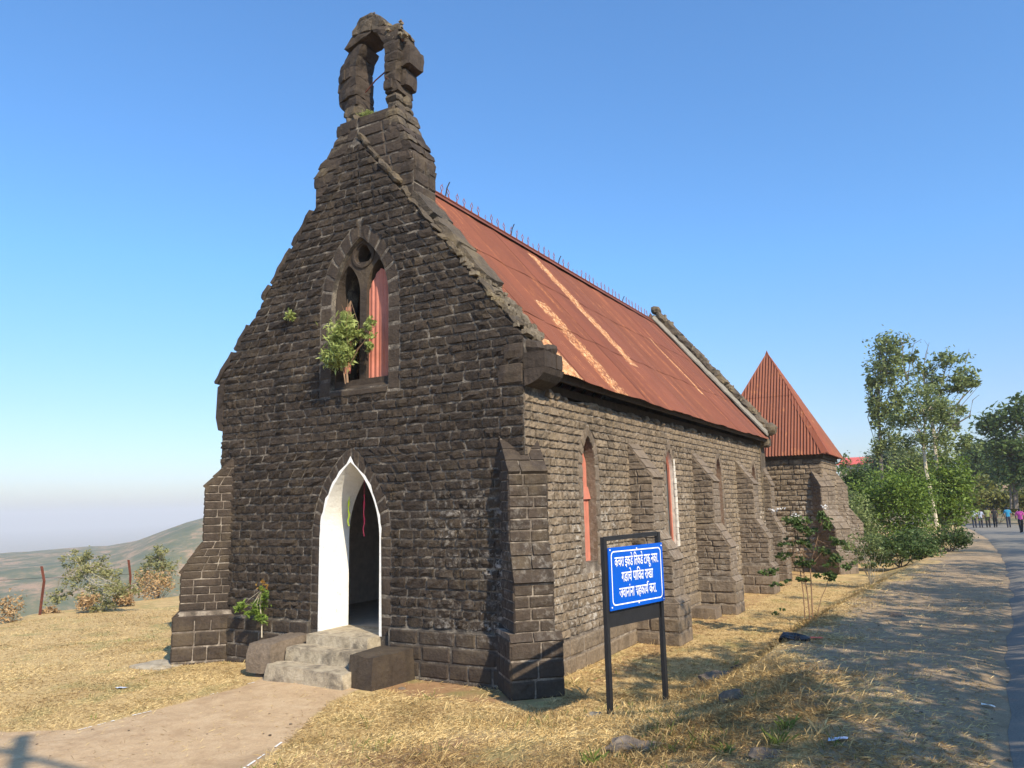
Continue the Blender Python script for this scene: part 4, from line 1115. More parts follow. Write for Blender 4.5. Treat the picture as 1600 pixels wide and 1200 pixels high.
# ---- turn the stones into parts: the largest in view singly, the rest joined
def emit():
    byname = {}
    for p in PIECES: byname.setdefault(p[0], []).append(p)
    for nm, lst in byname.items():
        lst.sort(key=lambda p: -p[4])
        single = [p for p in lst[:298] if p[4] > 25]
        rest = [p for p in lst if not any(p is s_ for s_ in single[:0])]
        sid = set(id(p) for p in single)
        for p in single: p[2].build(nm, p[3], PAR[p[1]])
        groups = {}
        for p in lst:
            if id(p) in sid: continue
            groups.setdefault((p[1], p[3].name), []).append(p)
        for (par, mn), gl in groups.items():
            J = MB()
            for p in gl:
                b = len(J.v); J.v.extend(p[2].v); J.f.extend([tuple(i + b for i in f) for f in p[2].f]); J.t.extend(p[2].t); J.mi.extend(p[2].mi)
            o = J.build("small_" + nm + "s", MATS[mn], PAR[par]); o["kind"] = "stuff"
emit()
#PART2
# ------------------------------------------------------------------ sign
SL, SR = Vector((5.38, -1.88, 0)), Vector((5.66, -.78, 0))
sdir = (SR - SL).normalized(); snrm = Vector((sdir.y, -sdir.x, 0))
sign = empty("notice_board", (SL + SR) / 2 + Vector((0, 0, .05)))
tag(sign, "blue notice board with white lettering on a black two-legged iron frame beside the chapel", "sign")
def sp(a, z, n=0.0): return SL + sdir * a + Vector((0, 0, z)) + snrm * n
SLN = (SR - SL).length
for a, ztop, zb in ((.02, 2.10, gz(SL.x, SL.y) - .15), (SLN - .02, 2.12, gz(SR.x, SR.y) - .15)):
    m = MB(); h = .026
    m.hexa([sp(a - h, zb, h), sp(a + h, zb, h), sp(a + h, zb, -h), sp(a - h, zb, -h), sp(a - h, ztop, h), sp(a + h, ztop, h), sp(a + h, ztop, -h), sp(a - h, ztop, -h)], (1, 1, 8), .002, .003)
    m.build("post", M_IRON, sign)
m = MB(); h = .024; m.hexa([sp(.04, 2.05, h), sp(SLN - .05, 2.07, h), sp(SLN - .05, 2.07, -h), sp(.04, 2.05, -h), sp(.04, 2.10, h), sp(SLN - .05, 2.12, h), sp(SLN - .05, 2.12, -h), sp(.04, 2.10, -h)], (6, 1, 1), .001, .002)
m.build("top_rail", M_IRON, sign)
m = MB(); m.hexa([sp(.05, 1.10, -.012), sp(SLN - .05, 1.10, -.012), sp(SLN - .05, 1.10, .0), sp(.05, 1.10, .0), sp(.05, 1.96, -.012), sp(SLN - .05, 1.98, -.012), sp(SLN - .05, 1.98, .0), sp(.05, 1.96, .0)], (1, 1, 1), 0, 0)
m.build("backing_plate", M_IRON, sign)
B0, B1, Z0, Z1 = .045, SLN + .01, 1.285, 1.975
m = MB(); m.hexa([sp(B0, Z0, .030), sp(B1, Z0 + .01, .030), sp(B1, Z0 + .01, .042), sp(B0, Z0, .042), sp(B0, Z1, .030), sp(B1, Z1 + .01, .030), sp(B1, Z1 + .01, .042), sp(B0, Z1, .042)], (1, 1, 1), 0, 0)
panel = m.build("sign_panel", M_BLUE, sign)
PF = Frame(sp(B0, Z0 + .005, .0445), sdir, (0, 0, 1), snrm); PW, PH = B1 - B0, Z1 - Z0
m = MB()     # white rounded border line
def rr(ins, rad, n_=6):
    pts = []
    for cx, cz, a0 in ((PW - ins - rad, PH - ins - rad, 0), (ins + rad, PH - ins - rad, 90), (ins + rad, ins + rad, 180), (PW - ins - rad, ins + rad, 270)):
        for i in range(n_ + 1):
            a = R_(a0 + 90 * i / n_); pts.append((cx + rad * math.cos(a), cz + rad * math.sin(a)))
    return pts
oa, ob = rr(.045, .055), rr(.058, .045)
vs = [PF.p(a, b) for a, b in oa] + [PF.p(a, b) for a, b in ob]; K = len(oa)
m.add(vs, [(i, (i + 1) % K, (i + 1) % K + K, i + K) for i in range(K)])
for (a, b) in ((.03, .03), (PW - .03, .03), (.03, PH - .03), (PW - .03, PH - .03), (PW / 2, .035), (PW / 2, PH - .035)):
    m.tube([PF.p(a, b, -.002), PF.p(a, b, .004)], .009, 8)
m.build("border_line", M_WLET, panel)
FR90 = Matrix(((PF.u.x, PF.v.x, PF.n.x), (PF.u.y, PF.v.y, PF.n.y), (PF.u.z, PF.v.z, PF.n.z)))
def text(body, cx, cz, size, wid, extra=None):
    cu = bpy.data.curves.new("lettering", 'FONT'); cu.body = body; cu.size = size; cu.offset = size * .007; cu.extrude = .0
    to = bpy.data.objects.new("lettering", cu); C.objects.link(to)
    bpy.context.view_layer.update()
    dg = bpy.context.evaluated_depsgraph_get(); me_ = bpy.data.meshes.new_from_object(to.evaluated_get(dg))
    C.objects.unlink(to); bpy.data.objects.remove(to)
    co = np.array([v.co[:] for v in me_.vertices]); 
    x0, x1 = co[:, 0].min(), co[:, 0].max(); k = wid / (x1 - x0)
    mm_ = MB(); fs = [tuple(p.vertices) for p in me_.polygons]
    vv = [PF.p(cx - wid / 2 + (c_[0] - x0) * k, cz + c_[1] , .0015) for c_ in co]
    mm_.add(vv, fs)
    if extra:
        for pl in extra:
            pts = [PF.p(cx - wid / 2 + a * wid, cz + b * size, .0015) for a, b in pl]
            for i in range(len(pts) - 1):
                d = (pts[i + 1] - pts[i]).normalized(); nn_ = PF.n.cross(d) * size * .035
                mm_.add([pts[i] - nn_ - d * .002, pts[i + 1] - nn_ + d * .002, pts[i + 1] + nn_ + d * .002, pts[i] + nn_ - d * .002], [(0, 1, 2, 3)])
    bpy.data.meshes.remove(me_)
    mm_.build("lettering", M_WLET, panel)
text("\u0915\u091a\u0930\u093e \u0907\u0915\u0921\u0947 \u093f\u0924\u0915\u0921\u0947 \u091f\u093e\u0915\u0942 \u0928\u0915\u093e.", PW * .5, PH * .68, .165, PW * .80)
text("\u0917\u0921\u093e\u091a\u0947 \u092a\u093e\u093f\u0935\u0924 \u0930\u093e\u0916\u093e", PW * .5, PH * .43, .165, PW * .58, [[(.672, .22), (.625, .05)]])
text("\u091c\u0935\u093e\u0928\u093e\u0902\u0928\u093e \u0938\u0939\u0915\u093e\u092f \u0915\u0930\u093e.", PW * .5, PH * .18, .165, PW * .68, [[(.765, .62), (.745, .72), (.765, .82), (.79, .78)]])

# ------------------------------------------------------------------ people far down the road
def person(x, y, h, shirt, trousers, label, facing=0.0, arms=0.0, stride=.1, wide=1.0):
    z0 = float(road_z(y)) + .01; k = h / 1.72
    bm = bmesh.new(); sk = []
    def V(p, r): sk.append((bm.verts.new(p), r)); return sk[-1][0]
    pel = V((0, 0, .95), .135)
    wa = V((0, 0, 1.10), .125); ch = V((0, 0, 1.32), .15); nk = V((0, 0, 1.47), .055); hd = V((0, .01, 1.58), .095); hd2 = V((0, .01, 1.66), .085)
    for a, b in ((pel, wa), (wa, ch), (ch, nk), (nk, hd), (hd, hd2)): bm.edges.new((a, b))
    for sg in (-1, 1):
        st = stride * sg
        hp = V((sg * .09, 0, .88), .11); kn = V((sg * .10, st * .6, .50), .085); an = V((sg * .10, st, .09), .062); ft = V((sg * .11, st + .14, .03), .035)
        bm.edges.new((pel, hp)); bm.edges.new((hp, kn)); bm.edges.new((kn, an)); bm.edges.new((an, ft))
        sh = V((sg * .19, 0, 1.39), .06); el = V((sg * .25, -st * .4, 1.12), .045); wr = V((sg * (.24 - arms * .1), -st * .6 + arms * .2, .88 + arms * .2), .034); ha = V((sg * (.23 - arms * .12), -st * .6 + arms * .25, .79 + arms * .2), .032)
        bm.edges.new((ch, sh)); bm.edges.new((sh, el)); bm.edges.new((el, wr)); bm.edges.new((wr, ha))
    me_ = bpy.data.meshes.new("body"); bm.verts.index_update(); rad = [r for _, r in sk]; bm.to_mesh(me_); bm.free()
    o = bpy.data.objects.new("body", me_); C.objects.link(o)
    md = o.modifiers.new("skin", 'SKIN'); lay_ = me_.skin_vertices[0].data
    for i, r in enumerate(rad): lay_[i].radius = (r * wide, r * (.8 if i < 3 else 1)); lay_[i].use_root = (i == 0)
    o.modifiers.new("sub", 'SUBSURF').levels = 1
    dg = bpy.context.evaluated_depsgraph_get(); m2 = bpy.data.meshes.new_from_object(o.evaluated_get(dg)); bpy.data.objects.remove(o)
    m2.name = "person"
    skin = PM_["skin"]; 
    for m_ in (skin, shirt, trousers, PM_["hair"]): m2.materials.append(m_)
    for p in m2.polygons:
        z = p.center.z; ax = abs(p.center.x)
        if z > 1.60 or (z > 1.50 and p.center.y < 0): mi = 3
        elif z > 1.46: mi = 0
        elif z < .10: mi = 3
        elif ax > .17 and z < 1.16: mi = 0
        elif z > .90: mi = 1
        else: mi = 2
        p.material_index = mi; p.use_smooth = True
    ob = bpy.data.objects.new("person", m2); C.objects.link(ob); ob.location = (x, y, z0); ob.scale = (k, k, k); ob.rotation_euler = (0, 0, facing)
    tag(ob, label, "person", "people walking down the road"); return ob
PM_ = {"skin": simple("brown_skin", (.20, .11, .07), .6, amp=.05), "hair": simple("black_hair", (.015, .013, .012), .5, amp=.1)}
CL = lambda n_, c_: simple(n_, c_, .85, amp=.12)
dk = CL("dark_trousers", (.03, .035, .055)); bk = CL("black_clothes", (.018, .017, .02))
ppl = [(1523, CL("white_shirt", (.40, .44, .50)), dk, "person in a white shirt and dark trousers, leftmost of the group on the road", 1.0, 0),  # shade on the group is put into these shirt colours as lower values
       (1533, CL("pale_blue_shirt", (.33, .36, .46)), dk, "person in a pale blue shirt, second from the left on the road", .95, 0),
       (1544.5, CL("olive_shirt", (.22, .24, .08)), bk, "person in an olive green shirt walking on the road", 1.03, .2),
       (1556, bk, bk, "person all in black walking beside the olive shirt", 1.0, .3),
       (1576, CL("bright_blue_jacket", (.02, .20, .36)), dk, "person in a bright blue jacket walking apart on the road", 1.04, .1)]
for px, sh, tr, lb, k, ar in ppl:
    p = at(px, 823, 66.0); person(p[0], 66 + rng.uniform(-1, 1), 1.66 * k, sh, tr, lb, rng.uniform(-.3, .3), ar, rng.uniform(.06, .16), 1.1)
p = at(1596, 826, 52.0); person(p[0], 52.0, 1.66, CL("bright_pink_shirt", (.60, .08, .32)), bk, "person in a bright pink top and black trousers, nearest on the road", .3, .4, .16, 1.15)

# ------------------------------------------------------------------ vegetation
class Leaves:
    """many small leaves in one mesh"""
    def __init__(s): s.P = []; s.T = []; s.n = 0
    def add(s, cen, size, tone, droop=0.0, aspect=.45, up=.35):
        n_ = len(cen)
        if n_ == 0: return
        d = nr.normal(size=(n_, 3)); d[:, 2] = d[:, 2] * .7 - droop; d /= np.linalg.norm(d, axis=1)[:, None] + 1e-9
        q = nr.normal(size=(n_, 3)); q[:, 2] += up; q -= (q * d).sum(1)[:, None] * d; q /= np.linalg.norm(q, axis=1)[:, None] + 1e-9
        sd_ = np.cross(d, q); L = (size * nr.uniform(.6, 1.3, n_))[:, None]; W = L * aspect
        a = cen - d * L * .5; b = cen + sd_ * W * .5 + q * L * .06; c_ = cen + d * L * .5; e = cen - sd_ * W * .5 + q * L * .06
        s.P.append(np.stack([a, b, c_, e], 1).reshape(-1, 3)); s.T.append(np.repeat(np.clip(tone + nr.uniform(-.22, .22, n_), 0, 1), 4)); s.n += n_
    def build(s, name, mat, parent=None, origin=None):
        P = np.concatenate(s.P); T = np.concatenate(s.T); n_ = len(P) // 4
        o_ = np.array(origin if origin is not None else (P[:, 0].mean(), P[:, 1].mean(), P[:, 2].min()))
        me_ = bpy.data.meshes.new(name); me_.vertices.add(len(P)); me_.vertices.foreach_set('co', (P - o_).ravel())
        me_.loops.add(n_ * 4); me_.loops.foreach_set('vertex_index', np.arange(n_ * 4, dtype=np.int32))
        me_.polygons.add(n_); me_.polygons.foreach_set('loop_start', (np.arange(n_) * 4).astype(np.int32))
        a_ = me_.attributes.new('tone', 'FLOAT', 'POINT'); a_.data.foreach_set('value', T.astype(np.float32))
        me_.update(calc_edges=True); me_.materials.append(mat)
        o = bpy.data.objects.new(name, me_); C.objects.link(o); o.location = o_
        if parent: adopt(o, parent)
        return o
def clumpy(lv, c_, r, n_, size, clump=24, cr=.32, droop=0, aspect=.45, tone=.5, hollow=.55):
    """leaves gathered in clumps through an ellipsoid"""
    c_ = np.array(c_); r = np.array(r)
    for k in range(clump):
        u = nr.normal(size=3); u /= np.linalg.norm(u); rad = nr.uniform(hollow, 1.0)
        cc = c_ + u * r * rad; m_ = max(4, int(n_ / clump * nr.uniform(.5, 1.5)))
        pts = cc + nr.normal(size=(m_, 3)) * (r * .6 + r.min() * .4) * cr * nr.uniform(.6, 1.2) * .55
        lv.add(pts, size, tone + nr.uniform(-.2, .2), droop, aspect)
def ell(px, py, rx, ry, Y):
    c_ = at(px, py, Y); s_ = float((RC @ (c_ - CAM))[2]) / F_PX; return c_, (rx * s_, (rx + ry) * .5 * s_, ry * s_)
def plant(name, label, cat, base, ells, Y, leafmat, barkmat, trunks, size, dens, group=None, droop=0, aspect=.45, extra_leaf=None, crown="crown", trunk="trunk", stems=8, sr=.012, cr=.32, clump=24, hollow=.5):
    if Y > 12: size, dens = size * (.78 if cat == 'bush' else 1.1), dens * (3.6 if cat == 'bush' else 1.6)
    else: size, dens = size * 1.1, dens * 1.9
    base = np.array(base); t_ = empty(name, tuple(base)); tag(t_, label, cat, group)
    lv = Leaves(); tops = []
    for e in ells:
        kk = 1.0 if Y < 12 else (1.28 if cat == 'bush' else 1.14)
        c_, r = ell(e[0], e[1], e[2] * kk, e[3] * kk, Y); tops.append((c_, r)); 
        vol = max(r[0] * r[2], .001)
        clumpy(lv, c_, r, int(dens * vol) + (110 if Y < 1 else 30), size, max(5, int(clump * min(1.5, .4 + vol))), cr, droop, aspect, .5 + nr.uniform(-.1, .1), hollow)
    lv.build(crown, leafmat, t_)
    if extra_leaf:
        l2 = Leaves()
        for (e, mat2, n2, sz2, nm2) in extra_leaf:
            l2 = Leaves(); c_, r = ell(*e[:4], e[4] if len(e) > 4 else Y); clumpy(l2, c_, r, n2, sz2, 6, .4, droop, aspect); l2.build(nm2, mat2, t_)
    mb_ = MB()
    for (pts, r0, r1) in trunks:
        P = [at(a, b, Y if len(q) < 1 else Y) for (a, b, *q) in pts]; P = [Vector(p) for p in P]
        n_ = len(P); mb_.tube(P, [r0 + (r1 - r0) * i / (n_ - 1) for i in range(n_)], 6)
    trunk_pts = [Vector(at(a, b, Y)) for (a, b, *q) in trunks[0][0]] if trunks else [Vector(base), Vector(base) + Vector((0, 0, .3))]
    for i in range(stems):
        c_, r = tops[i % len(tops)]; tgt = Vector(c_) + Vector(nr.uniform(-.6, .6, 3) * np.array(r))
        s0 = trunk_pts[min(len(trunk_pts) - 1, rng.randint(len(trunk_pts) // 2, len(trunk_pts) - 1))] if trunks else Vector(base) + Vector((rng.uniform(-.1, .1) * r[0], rng.uniform(-.1, .1) * r[0], 0))
        mid = s0.lerp(tgt, .5) + Vector((rng.uniform(-.15, .15), rng.uniform(-.15, .15), rng.uniform(-.05, .12))) * (tgt - s0).length
        mb_.tube([s0, mid, tgt], [sr, sr * .7, sr * .3], 5)
    if mb_.v: mb_.build(trunk, barkmat, t_)
    return t_
def gbase(px, Y):
    p = at(px, 800, Y); return (p[0], Y, gz(p[0], Y) - .03)
# trees beyond the chapel
plant("eucalyptus_tree", "tall narrow grey trunked eucalyptus standing behind the green bushes", "tree", gbase(1380, 44),
      [(1388, 540, 28, 20), (1372, 580, 16, 30), (1395, 585, 20, 24), (1365, 640, 11, 40), (1385, 640, 18, 30), (1405, 625, 16, 22), (1372, 700, 12, 24), (1392, 690, 16, 20), (1360, 600, 8, 16), (1402, 560, 14, 18)], 44, M_LEUC, M_BARKG,
      [([(1380, 800), (1377, 730), (1374, 660), (1371, 600), (1375, 545)], .13, .03)], .26, 330, stems=22, sr=.035, cr=.45, droop=.3, hollow=.2)
plant("eucalyptus_tree", "slender tree with a leaning pale trunk and drooping light green crown beside the road bank", "tree", gbase(1464, 33),
      [(1452, 632, 36, 22), (1425, 655, 24, 20), (1480, 645, 24, 20), (1448, 685, 30, 20), (1400, 655, 20, 18), (1412, 690, 20, 18), (1475, 690, 18, 20), (1440, 610, 22, 16)], 33, M_LEUC, M_BARKL,
      [([(1464, 822), (1455, 775), (1447, 735), (1443, 700), (1445, 665), (1442, 640)], .10, .04), ([(1443, 690), (1428, 655), (1415, 640)], .05, .02)], .22, 420, stems=14, sr=.03, droop=.5, cr=.4, hollow=.2, aspect=.3)
tb = plant("branching_tree", "large spreading tree with bare branch tips rising above the white leaning trunk", "tree", gbase(1476, 40),
      [(1478, 562, 24, 16), (1508, 590, 24, 12), (1490, 603, 28, 14), (1462, 598, 18, 18), (1522, 597, 12, 7), (1500, 642, 10, 8), (1505, 690, 20, 14), (1490, 665, 14, 10), (1440, 580, 14, 16), (1425, 560, 12, 12), (1468, 640, 18, 20)], 40, M_LEUC, M_BARKG,
      [([(1476, 815), (1470, 740), (1462, 690), (1452, 640), (1445, 600)], .17, .06), ([(1460, 690), (1480, 650), (1505, 620), (1525, 600)], .07, .02), ([(1462, 690), (1490, 665), (1515, 650), (1520, 625), (1530, 617)], .06, .012),
       ([(1445, 600), (1442, 585), (1446, 555), (1452, 535), (1444, 533), (1425, 565), (1420, 590)][:4], .035, .01), ([(1420, 600), (1410, 565), (1411, 545), (1405, 520)], .035, .01), ([(1410, 545), (1414, 520)], .015, .006),
       ([(1418, 590), (1424, 555), (1428, 537), (1440, 530)], .03, .01), ([(1500, 600), (1508, 570), (1514, 545)], .03, .008), ([(1470, 600), (1478, 575), (1485, 560)], .04, .02), ([(1447, 560), (1450, 540), (1444, 531)], .015, .006)], .24, 400, stems=26, sr=.03, cr=.4, hollow=.25)
plant("eucalyptus_tree", "whitish straight trunk leaning beside the slender tree", "tree", gbase(1474, 36),
      [(1460, 650, 12, 10), (1482, 715, 14, 12)], 36, M_LEUC, M_BARKL, [([(1474, 815), (1468, 760), (1462, 710), (1457, 660)], .10, .07)], .22, 300, stems=4, sr=.02)
bsh = [("bright_bush", "large dark hearted green bush right beside the tower", [(1385, 770, 38, 32), (1415, 790, 38, 32), (1360, 795, 26, 26), (1430, 765, 26, 24), (1400, 830, 40, 20)], 29, M_LGRN, .20, 520),
       ("bright_bush", "bright yellow green bush under the leaning pale trunk", [(1482, 745, 26, 26), (1492, 785, 26, 26), (1465, 775, 24, 26), (1500, 750, 16, 20), (1485, 810, 24, 16)], 36, M_LGRN, .24, 420),
       ("grey_green_bush", "hazy grey green tree crown in front of the red roofed house", [(1392, 715, 28, 18), (1370, 730, 22, 18), (1412, 735, 24, 18)], 48, M_LBLU, .30, 330),
       ("olive_bush", "olive coloured bush between the narrow tree and the leaning trunk", [(1425, 725, 26, 22), (1445, 735, 20, 20), (1410, 755, 22, 18), (1460, 715, 14, 18)], 39, M_LEUC, .24, 380),
       ("leafy_bush", "dark leafy bush showing just right of the tower roof", [(1325, 745, 18, 24), (1345, 760, 24, 28), (1320, 780, 14, 30)], 33, M_LDRK, .26, 420),
       ("leafy_bush", "pale green bush hugging the corner of the tower", [(1340, 810, 16, 36), (1352, 840, 18, 26)], 26, M_LEUC, .18, 520),
       ("shaded_thicket", "low dark thicket on the bank in front of the leaning trunk", [(1480, 835, 26, 14), (1450, 845, 32, 16), (1500, 842, 16, 10)], 25, M_LDRK, .16, 800),
       ("shaded_thicket", "dark undergrowth spreading between the tower and the bank", [(1400, 860, 36, 18), (1425, 850, 30, 20), (1370, 855, 24, 20), (1440, 862, 22, 12)], 21, M_LDRK, .15, 800)]
for nm, lb, es, Y, mt, sz, dn in bsh:
    plant(nm, lb, "bush", gbase(es[0][0], Y), es, Y, mt, M_BARKG, [], sz, dn, "bushes beside the tower and road bank", stems=10, sr=.02, cr=.42, hollow=.35, clump=30)
plant("thin_shrub", "thin pale stemmed shrub on the bank by the foot of the tower", "shrub", gbase(1352, 15), [(1350, 850, 22, 14), (1375, 862, 16, 10), (1330, 862, 14, 10), (1352, 880, 18, 8)], 15, M_LEUC, M_BARKL, [], .085, 1500, stems=14, sr=.010, cr=.4, aspect=.5)
far = [("roadside_tree", "big dark spreading tree at the right edge, beyond the walkers", [(1575, 655, 40, 16), (1545, 668, 22, 10), (1600, 640, 26, 18), (1585, 700, 36, 28), (1560, 700, 22, 22), (1605, 740, 30, 30), (1570, 735, 24, 22)], 74, M_LDRK, [([(1588, 795), (1584, 740), (1580, 700)], .22, .12), ([(1580, 795), (1578, 740)], .12, .08)]),
       ("roadside_tree", "hazy tree filling the gap behind the walkers, left of the big dark tree", [(1530, 705, 24, 16), (1510, 720, 20, 20), (1540, 735, 26, 22), (1520, 755, 26, 16)], 92, M_LDRK, [([(1528, 800), (1526, 740)], .2, .1)]),
       ("roadside_tree", "small olive tree just above the heads of the walkers", [(1528, 760, 16, 14), (1545, 762, 16, 12)], 84, M_LYEL, [([(1530, 800), (1530, 770)], .1, .06)])]
for nm, lb, es, Y, mt, tr in far:
    plant(nm, lb, "tree", gbase(es[0][0], Y), es, Y, mt, M_BARKG, tr, .42, 200, "trees at the end of the road", stems=12, sr=.06, cr=.45, hollow=.3, clump=30)
hd = plant("hedge", "long yellowing hedge behind the walkers at the bend of the road", "hedge", gbase(1560, 80), [(x, 781 + (i % 2) * 4, 16, 13) for i, x in enumerate(range(1520, 1640, 14))], 80, M_LYEL, M_BARKG, [], .38, 330, stems=6, sr=.03, cr=.5, hollow=.3)
DLAB = ['low distant tree under the left end of the red roof', 'low distant tree just right of the red roof', 'distant tree behind the narrow eucalyptus', 'hazy distant tree behind the leaning trunk', 'hazy distant tree right of the spreading tree', 'distant dark tree at the right edge of the picture', 'farthest pale tree above the walkers']
# far tree line on the rise
for i, (px, Y, rx, ry, py, mt) in enumerate(((1308, 120, 24, 8, 756, M_LBLU), (1350, 118, 20, 8, 757, M_LBLU), (1380, 118, 28, 12, 738, M_LDRK), (1430, 130, 34, 16, 735, M_LBLU), (1480, 125, 34, 16, 738, M_LBLU), (1610, 120, 40, 34, 720, M_LDRK), (1535, 150, 34, 14, 712, M_LBLU))):
    plant("distant_tree", DLAB[i], "tree", gbase(px, Y), [(px, py, rx, ry), (px + 10, py + 8, rx * .8, ry)], Y, mt, M_BARKG, [], .7, 70, "distant trees on the rise", stems=4, sr=.08, cr=.5, hollow=.3)
SLAB = ['out of view, nearest ahead of the viewer', 'out of view, level with the front of the chapel', 'out of view, level with the first side window', 'out of view, level with the third side window', 'out of view, level with the tower', 'out of view, beyond the tower', 'out of view, farthest along the road', 'out of view, beside the viewer', 'out of view, slim one shading the yard']
# out of view across the road: the trees that shade the verge
for i, (x, y, h, r) in enumerate(((14.0, -5.6, 5.2, 2.2), (15.2, -1.2, 6.0, 2.5), (16.2, 4.5, 6.8, 2.6), (17.6, 11, 7.6, 3.0), (19.4, 20, 8.2, 3.4), (21.4, 31, 8.6, 3.6), (23, 45, 9, 4), (15.6, -9, 5.2, 2.0), (13.3, -2.3, 6.9, 1.8))):
    t_ = empty("roadside_tree", (x, y, float(road_z(y)) - .1)); tag(t_, "thin crowned tree across the road, " + SLAB[i], "tree", "trees across the road")
    lv = Leaves()
    for k in range(int((52 if i < 3 else 34) * r)):
        c_ = (x + nr.normal() * r * .5, y + nr.normal() * r * .62, h + nr.normal() * r * .20)
        clumpy(lv, c_, (r * .22, r * .22, r * .10), 60, .19, 4, .7)
    lv.build("crown", M_LEUC, t_)
    mb = MB(); mb.tube([(x, y, 0.2), (x + .1, y, h * .5), (x, y + .1, h)], [.16, .12, .06], 7)
    for k in range(9):
        a = rng.uniform(0, 6.28); mb.tube([(x, y, h * rng.uniform(.45, .8)), (x + math.cos(a) * r * .5, y + math.sin(a) * r * .5, h * .95), (x + math.cos(a) * r, y + math.sin(a) * r, h + rng.uniform(-.4, .7))], [.05, .035, .012], 5)
    mb.build("trunk", M_BARKG, t_)
# utility pole behind the camera, its shadow falls on the path
up_ = empty("utility_pole", (10.75, -11.5, .8)); tag(up_, "utility pole behind the viewer, throwing its shadow on the path", "pole")
hp = 13.8 * math.tan(R_(SUN_EL)) - .1
mb = MB(); mb.tube([(10.75, -11.5, .6), (10.75, -11.5, hp)], [.13, .10], 10); mb.build("pole_shaft", M_CONC, up_)
mb = MB(); mb.box((10.35, -11.62, hp - .62), (12.15, -11.54, hp - .54)); mb.build("cross_arm", M_IRON, up_)

# small flowering tree on the bank
b_ = at(1264, 968, 5.6)
ft = plant("flowering_sapling", "small leafy sapling with white flowers growing on the bank beside the chapel", "sapling", (b_[0], b_[1], gz(b_[0], b_[1]) - .03),
      [(1232, 815, 20, 10), (1262, 822, 24, 12), (1288, 812, 12, 14), (1290, 868, 28, 12), (1315, 880, 24, 9), (1232, 848, 16, 7), (1200, 893, 20, 5), (1262, 880, 18, 10), (1225, 868, 14, 6), (1305, 845, 16, 7), (1240, 905, 20, 6), (1215, 915, 10, 5), (1290, 900, 20, 8), (1262, 845, 16, 10)], 5.6, M_LDRK, M_BARKB,
      [([(1266, 970), (1262, 930), (1256, 895), (1250, 860), (1240, 825)], .016, .006), ([(1270, 968), (1268, 925), (1266, 885), (1275, 850), (1284, 815)], .015, .005), ([(1258, 966), (1255, 925), (1250, 890)], .012, .008), ([(1276, 965), (1283, 935), (1292, 915), (1300, 880)], .009, .004),
       ([(1266, 885), (1285, 862), (1310, 850)], .008, .003), ([(1254, 895), (1230, 870), (1222, 850)], .007, .003), ([(1256, 900), (1225, 895), (1195, 893)], .007, .003)], .07, 3800, stems=20, sr=.005, cr=.34, aspect=.55,
      extra_leaf=[((1216, 796, 14, 4), M_PETAL, 34, .045, "white_flowers"), ((1286, 792, 7, 5), M_PETAL, 22, .045, "white_flowers"), ((1242, 805, 10, 3), M_PETAL, 14, .04, "white_flowers")], clump=20)
b_ = at(1245, 958, 5.4)
plant("weed", "short leafy weed on a long stalk left of the flowering sapling", "weed", (at(1236, 985, 4.6)[0], 4.6, gz(at(1236, 985, 4.6)[0], 4.6)), [(1212, 958, 7, 3), (1222, 952, 6, 2)], 4.6, M_LDRK, M_BARKB, [([(1236, 985), (1234, 970), (1218, 957)], .005, .003)], .05, 4500, stems=3, sr=.003)

# left rim: shrub, leaf litter and the wire fence
def lb(px, py, Y): p = at(px, py, Y); return (p[0], p[1], gz(p[0], p[1]))
plant("straggly_shrub", "straggly yellow green shrub between the two rusty fence posts", "shrub", lb(150, 955, 5.0), [(118, 872, 26, 16), (145, 885, 34, 20), (200, 925, 22, 14), (85, 935, 14, 10), (160, 940, 34, 14), (170, 905, 22, 20), (115, 905, 20, 16), (140, 925, 26, 16), (182, 920, 14, 18), (100, 930, 14, 10)], 5.0, M_DUST, M_BARKL,
      [([(150, 960), (140, 920), (125, 885)], .02, .008), ([(155, 960), (165, 920), (178, 895)], .018, .006)], .09, 1400, stems=30, sr=.010, cr=.38, hollow=.3)
plant("straggly_shrub", "olive shrub behind the heap of dry leaves by the left buttress", "shrub", lb(245, 935, 9.0), [(240, 880, 24, 18), (262, 895, 18, 18), (222, 905, 16, 14), (250, 860, 16, 8)], 9.0, M_DUST, M_BARKG, [], .10, 1500, stems=24, sr=.012, cr=.4, hollow=.3)
for (px, py, Y, rx, ry, lbl) in ((240, 912, 8.2, 30, 22, "heap of brown dry leaves in front of the olive shrub"), (80, 958, 4.4, 18, 7, "low strip of dry leaf litter by the foot of the left fence post"), (135, 940, 4.6, 16, 12, "dry curled leaves under the straggly shrub"), (10, 950, 2.4, 14, 22, "brown withered plant at the far left edge"), (195, 936, 6.2, 18, 8, "dry leaves round the foot of the right fence post")):
    l_ = Leaves(); c_, r = ell(px, py, rx, ry, Y); clumpy(l_, c_, r, int(30 * rx), .13, 18, .6, .2, .35); g_ = gz(c_[0], c_[1])
    P = np.concatenate(l_.P); P[:, 2] = np.maximum(P[:, 2], g_ + .01); l_.P = [P]
    o = l_.build("dry_leaf_pile", M_DRY, None, (c_[0], c_[1], g_)); tag(o, lbl, "dry leaves", "dry leaves along the rim", "stuff")
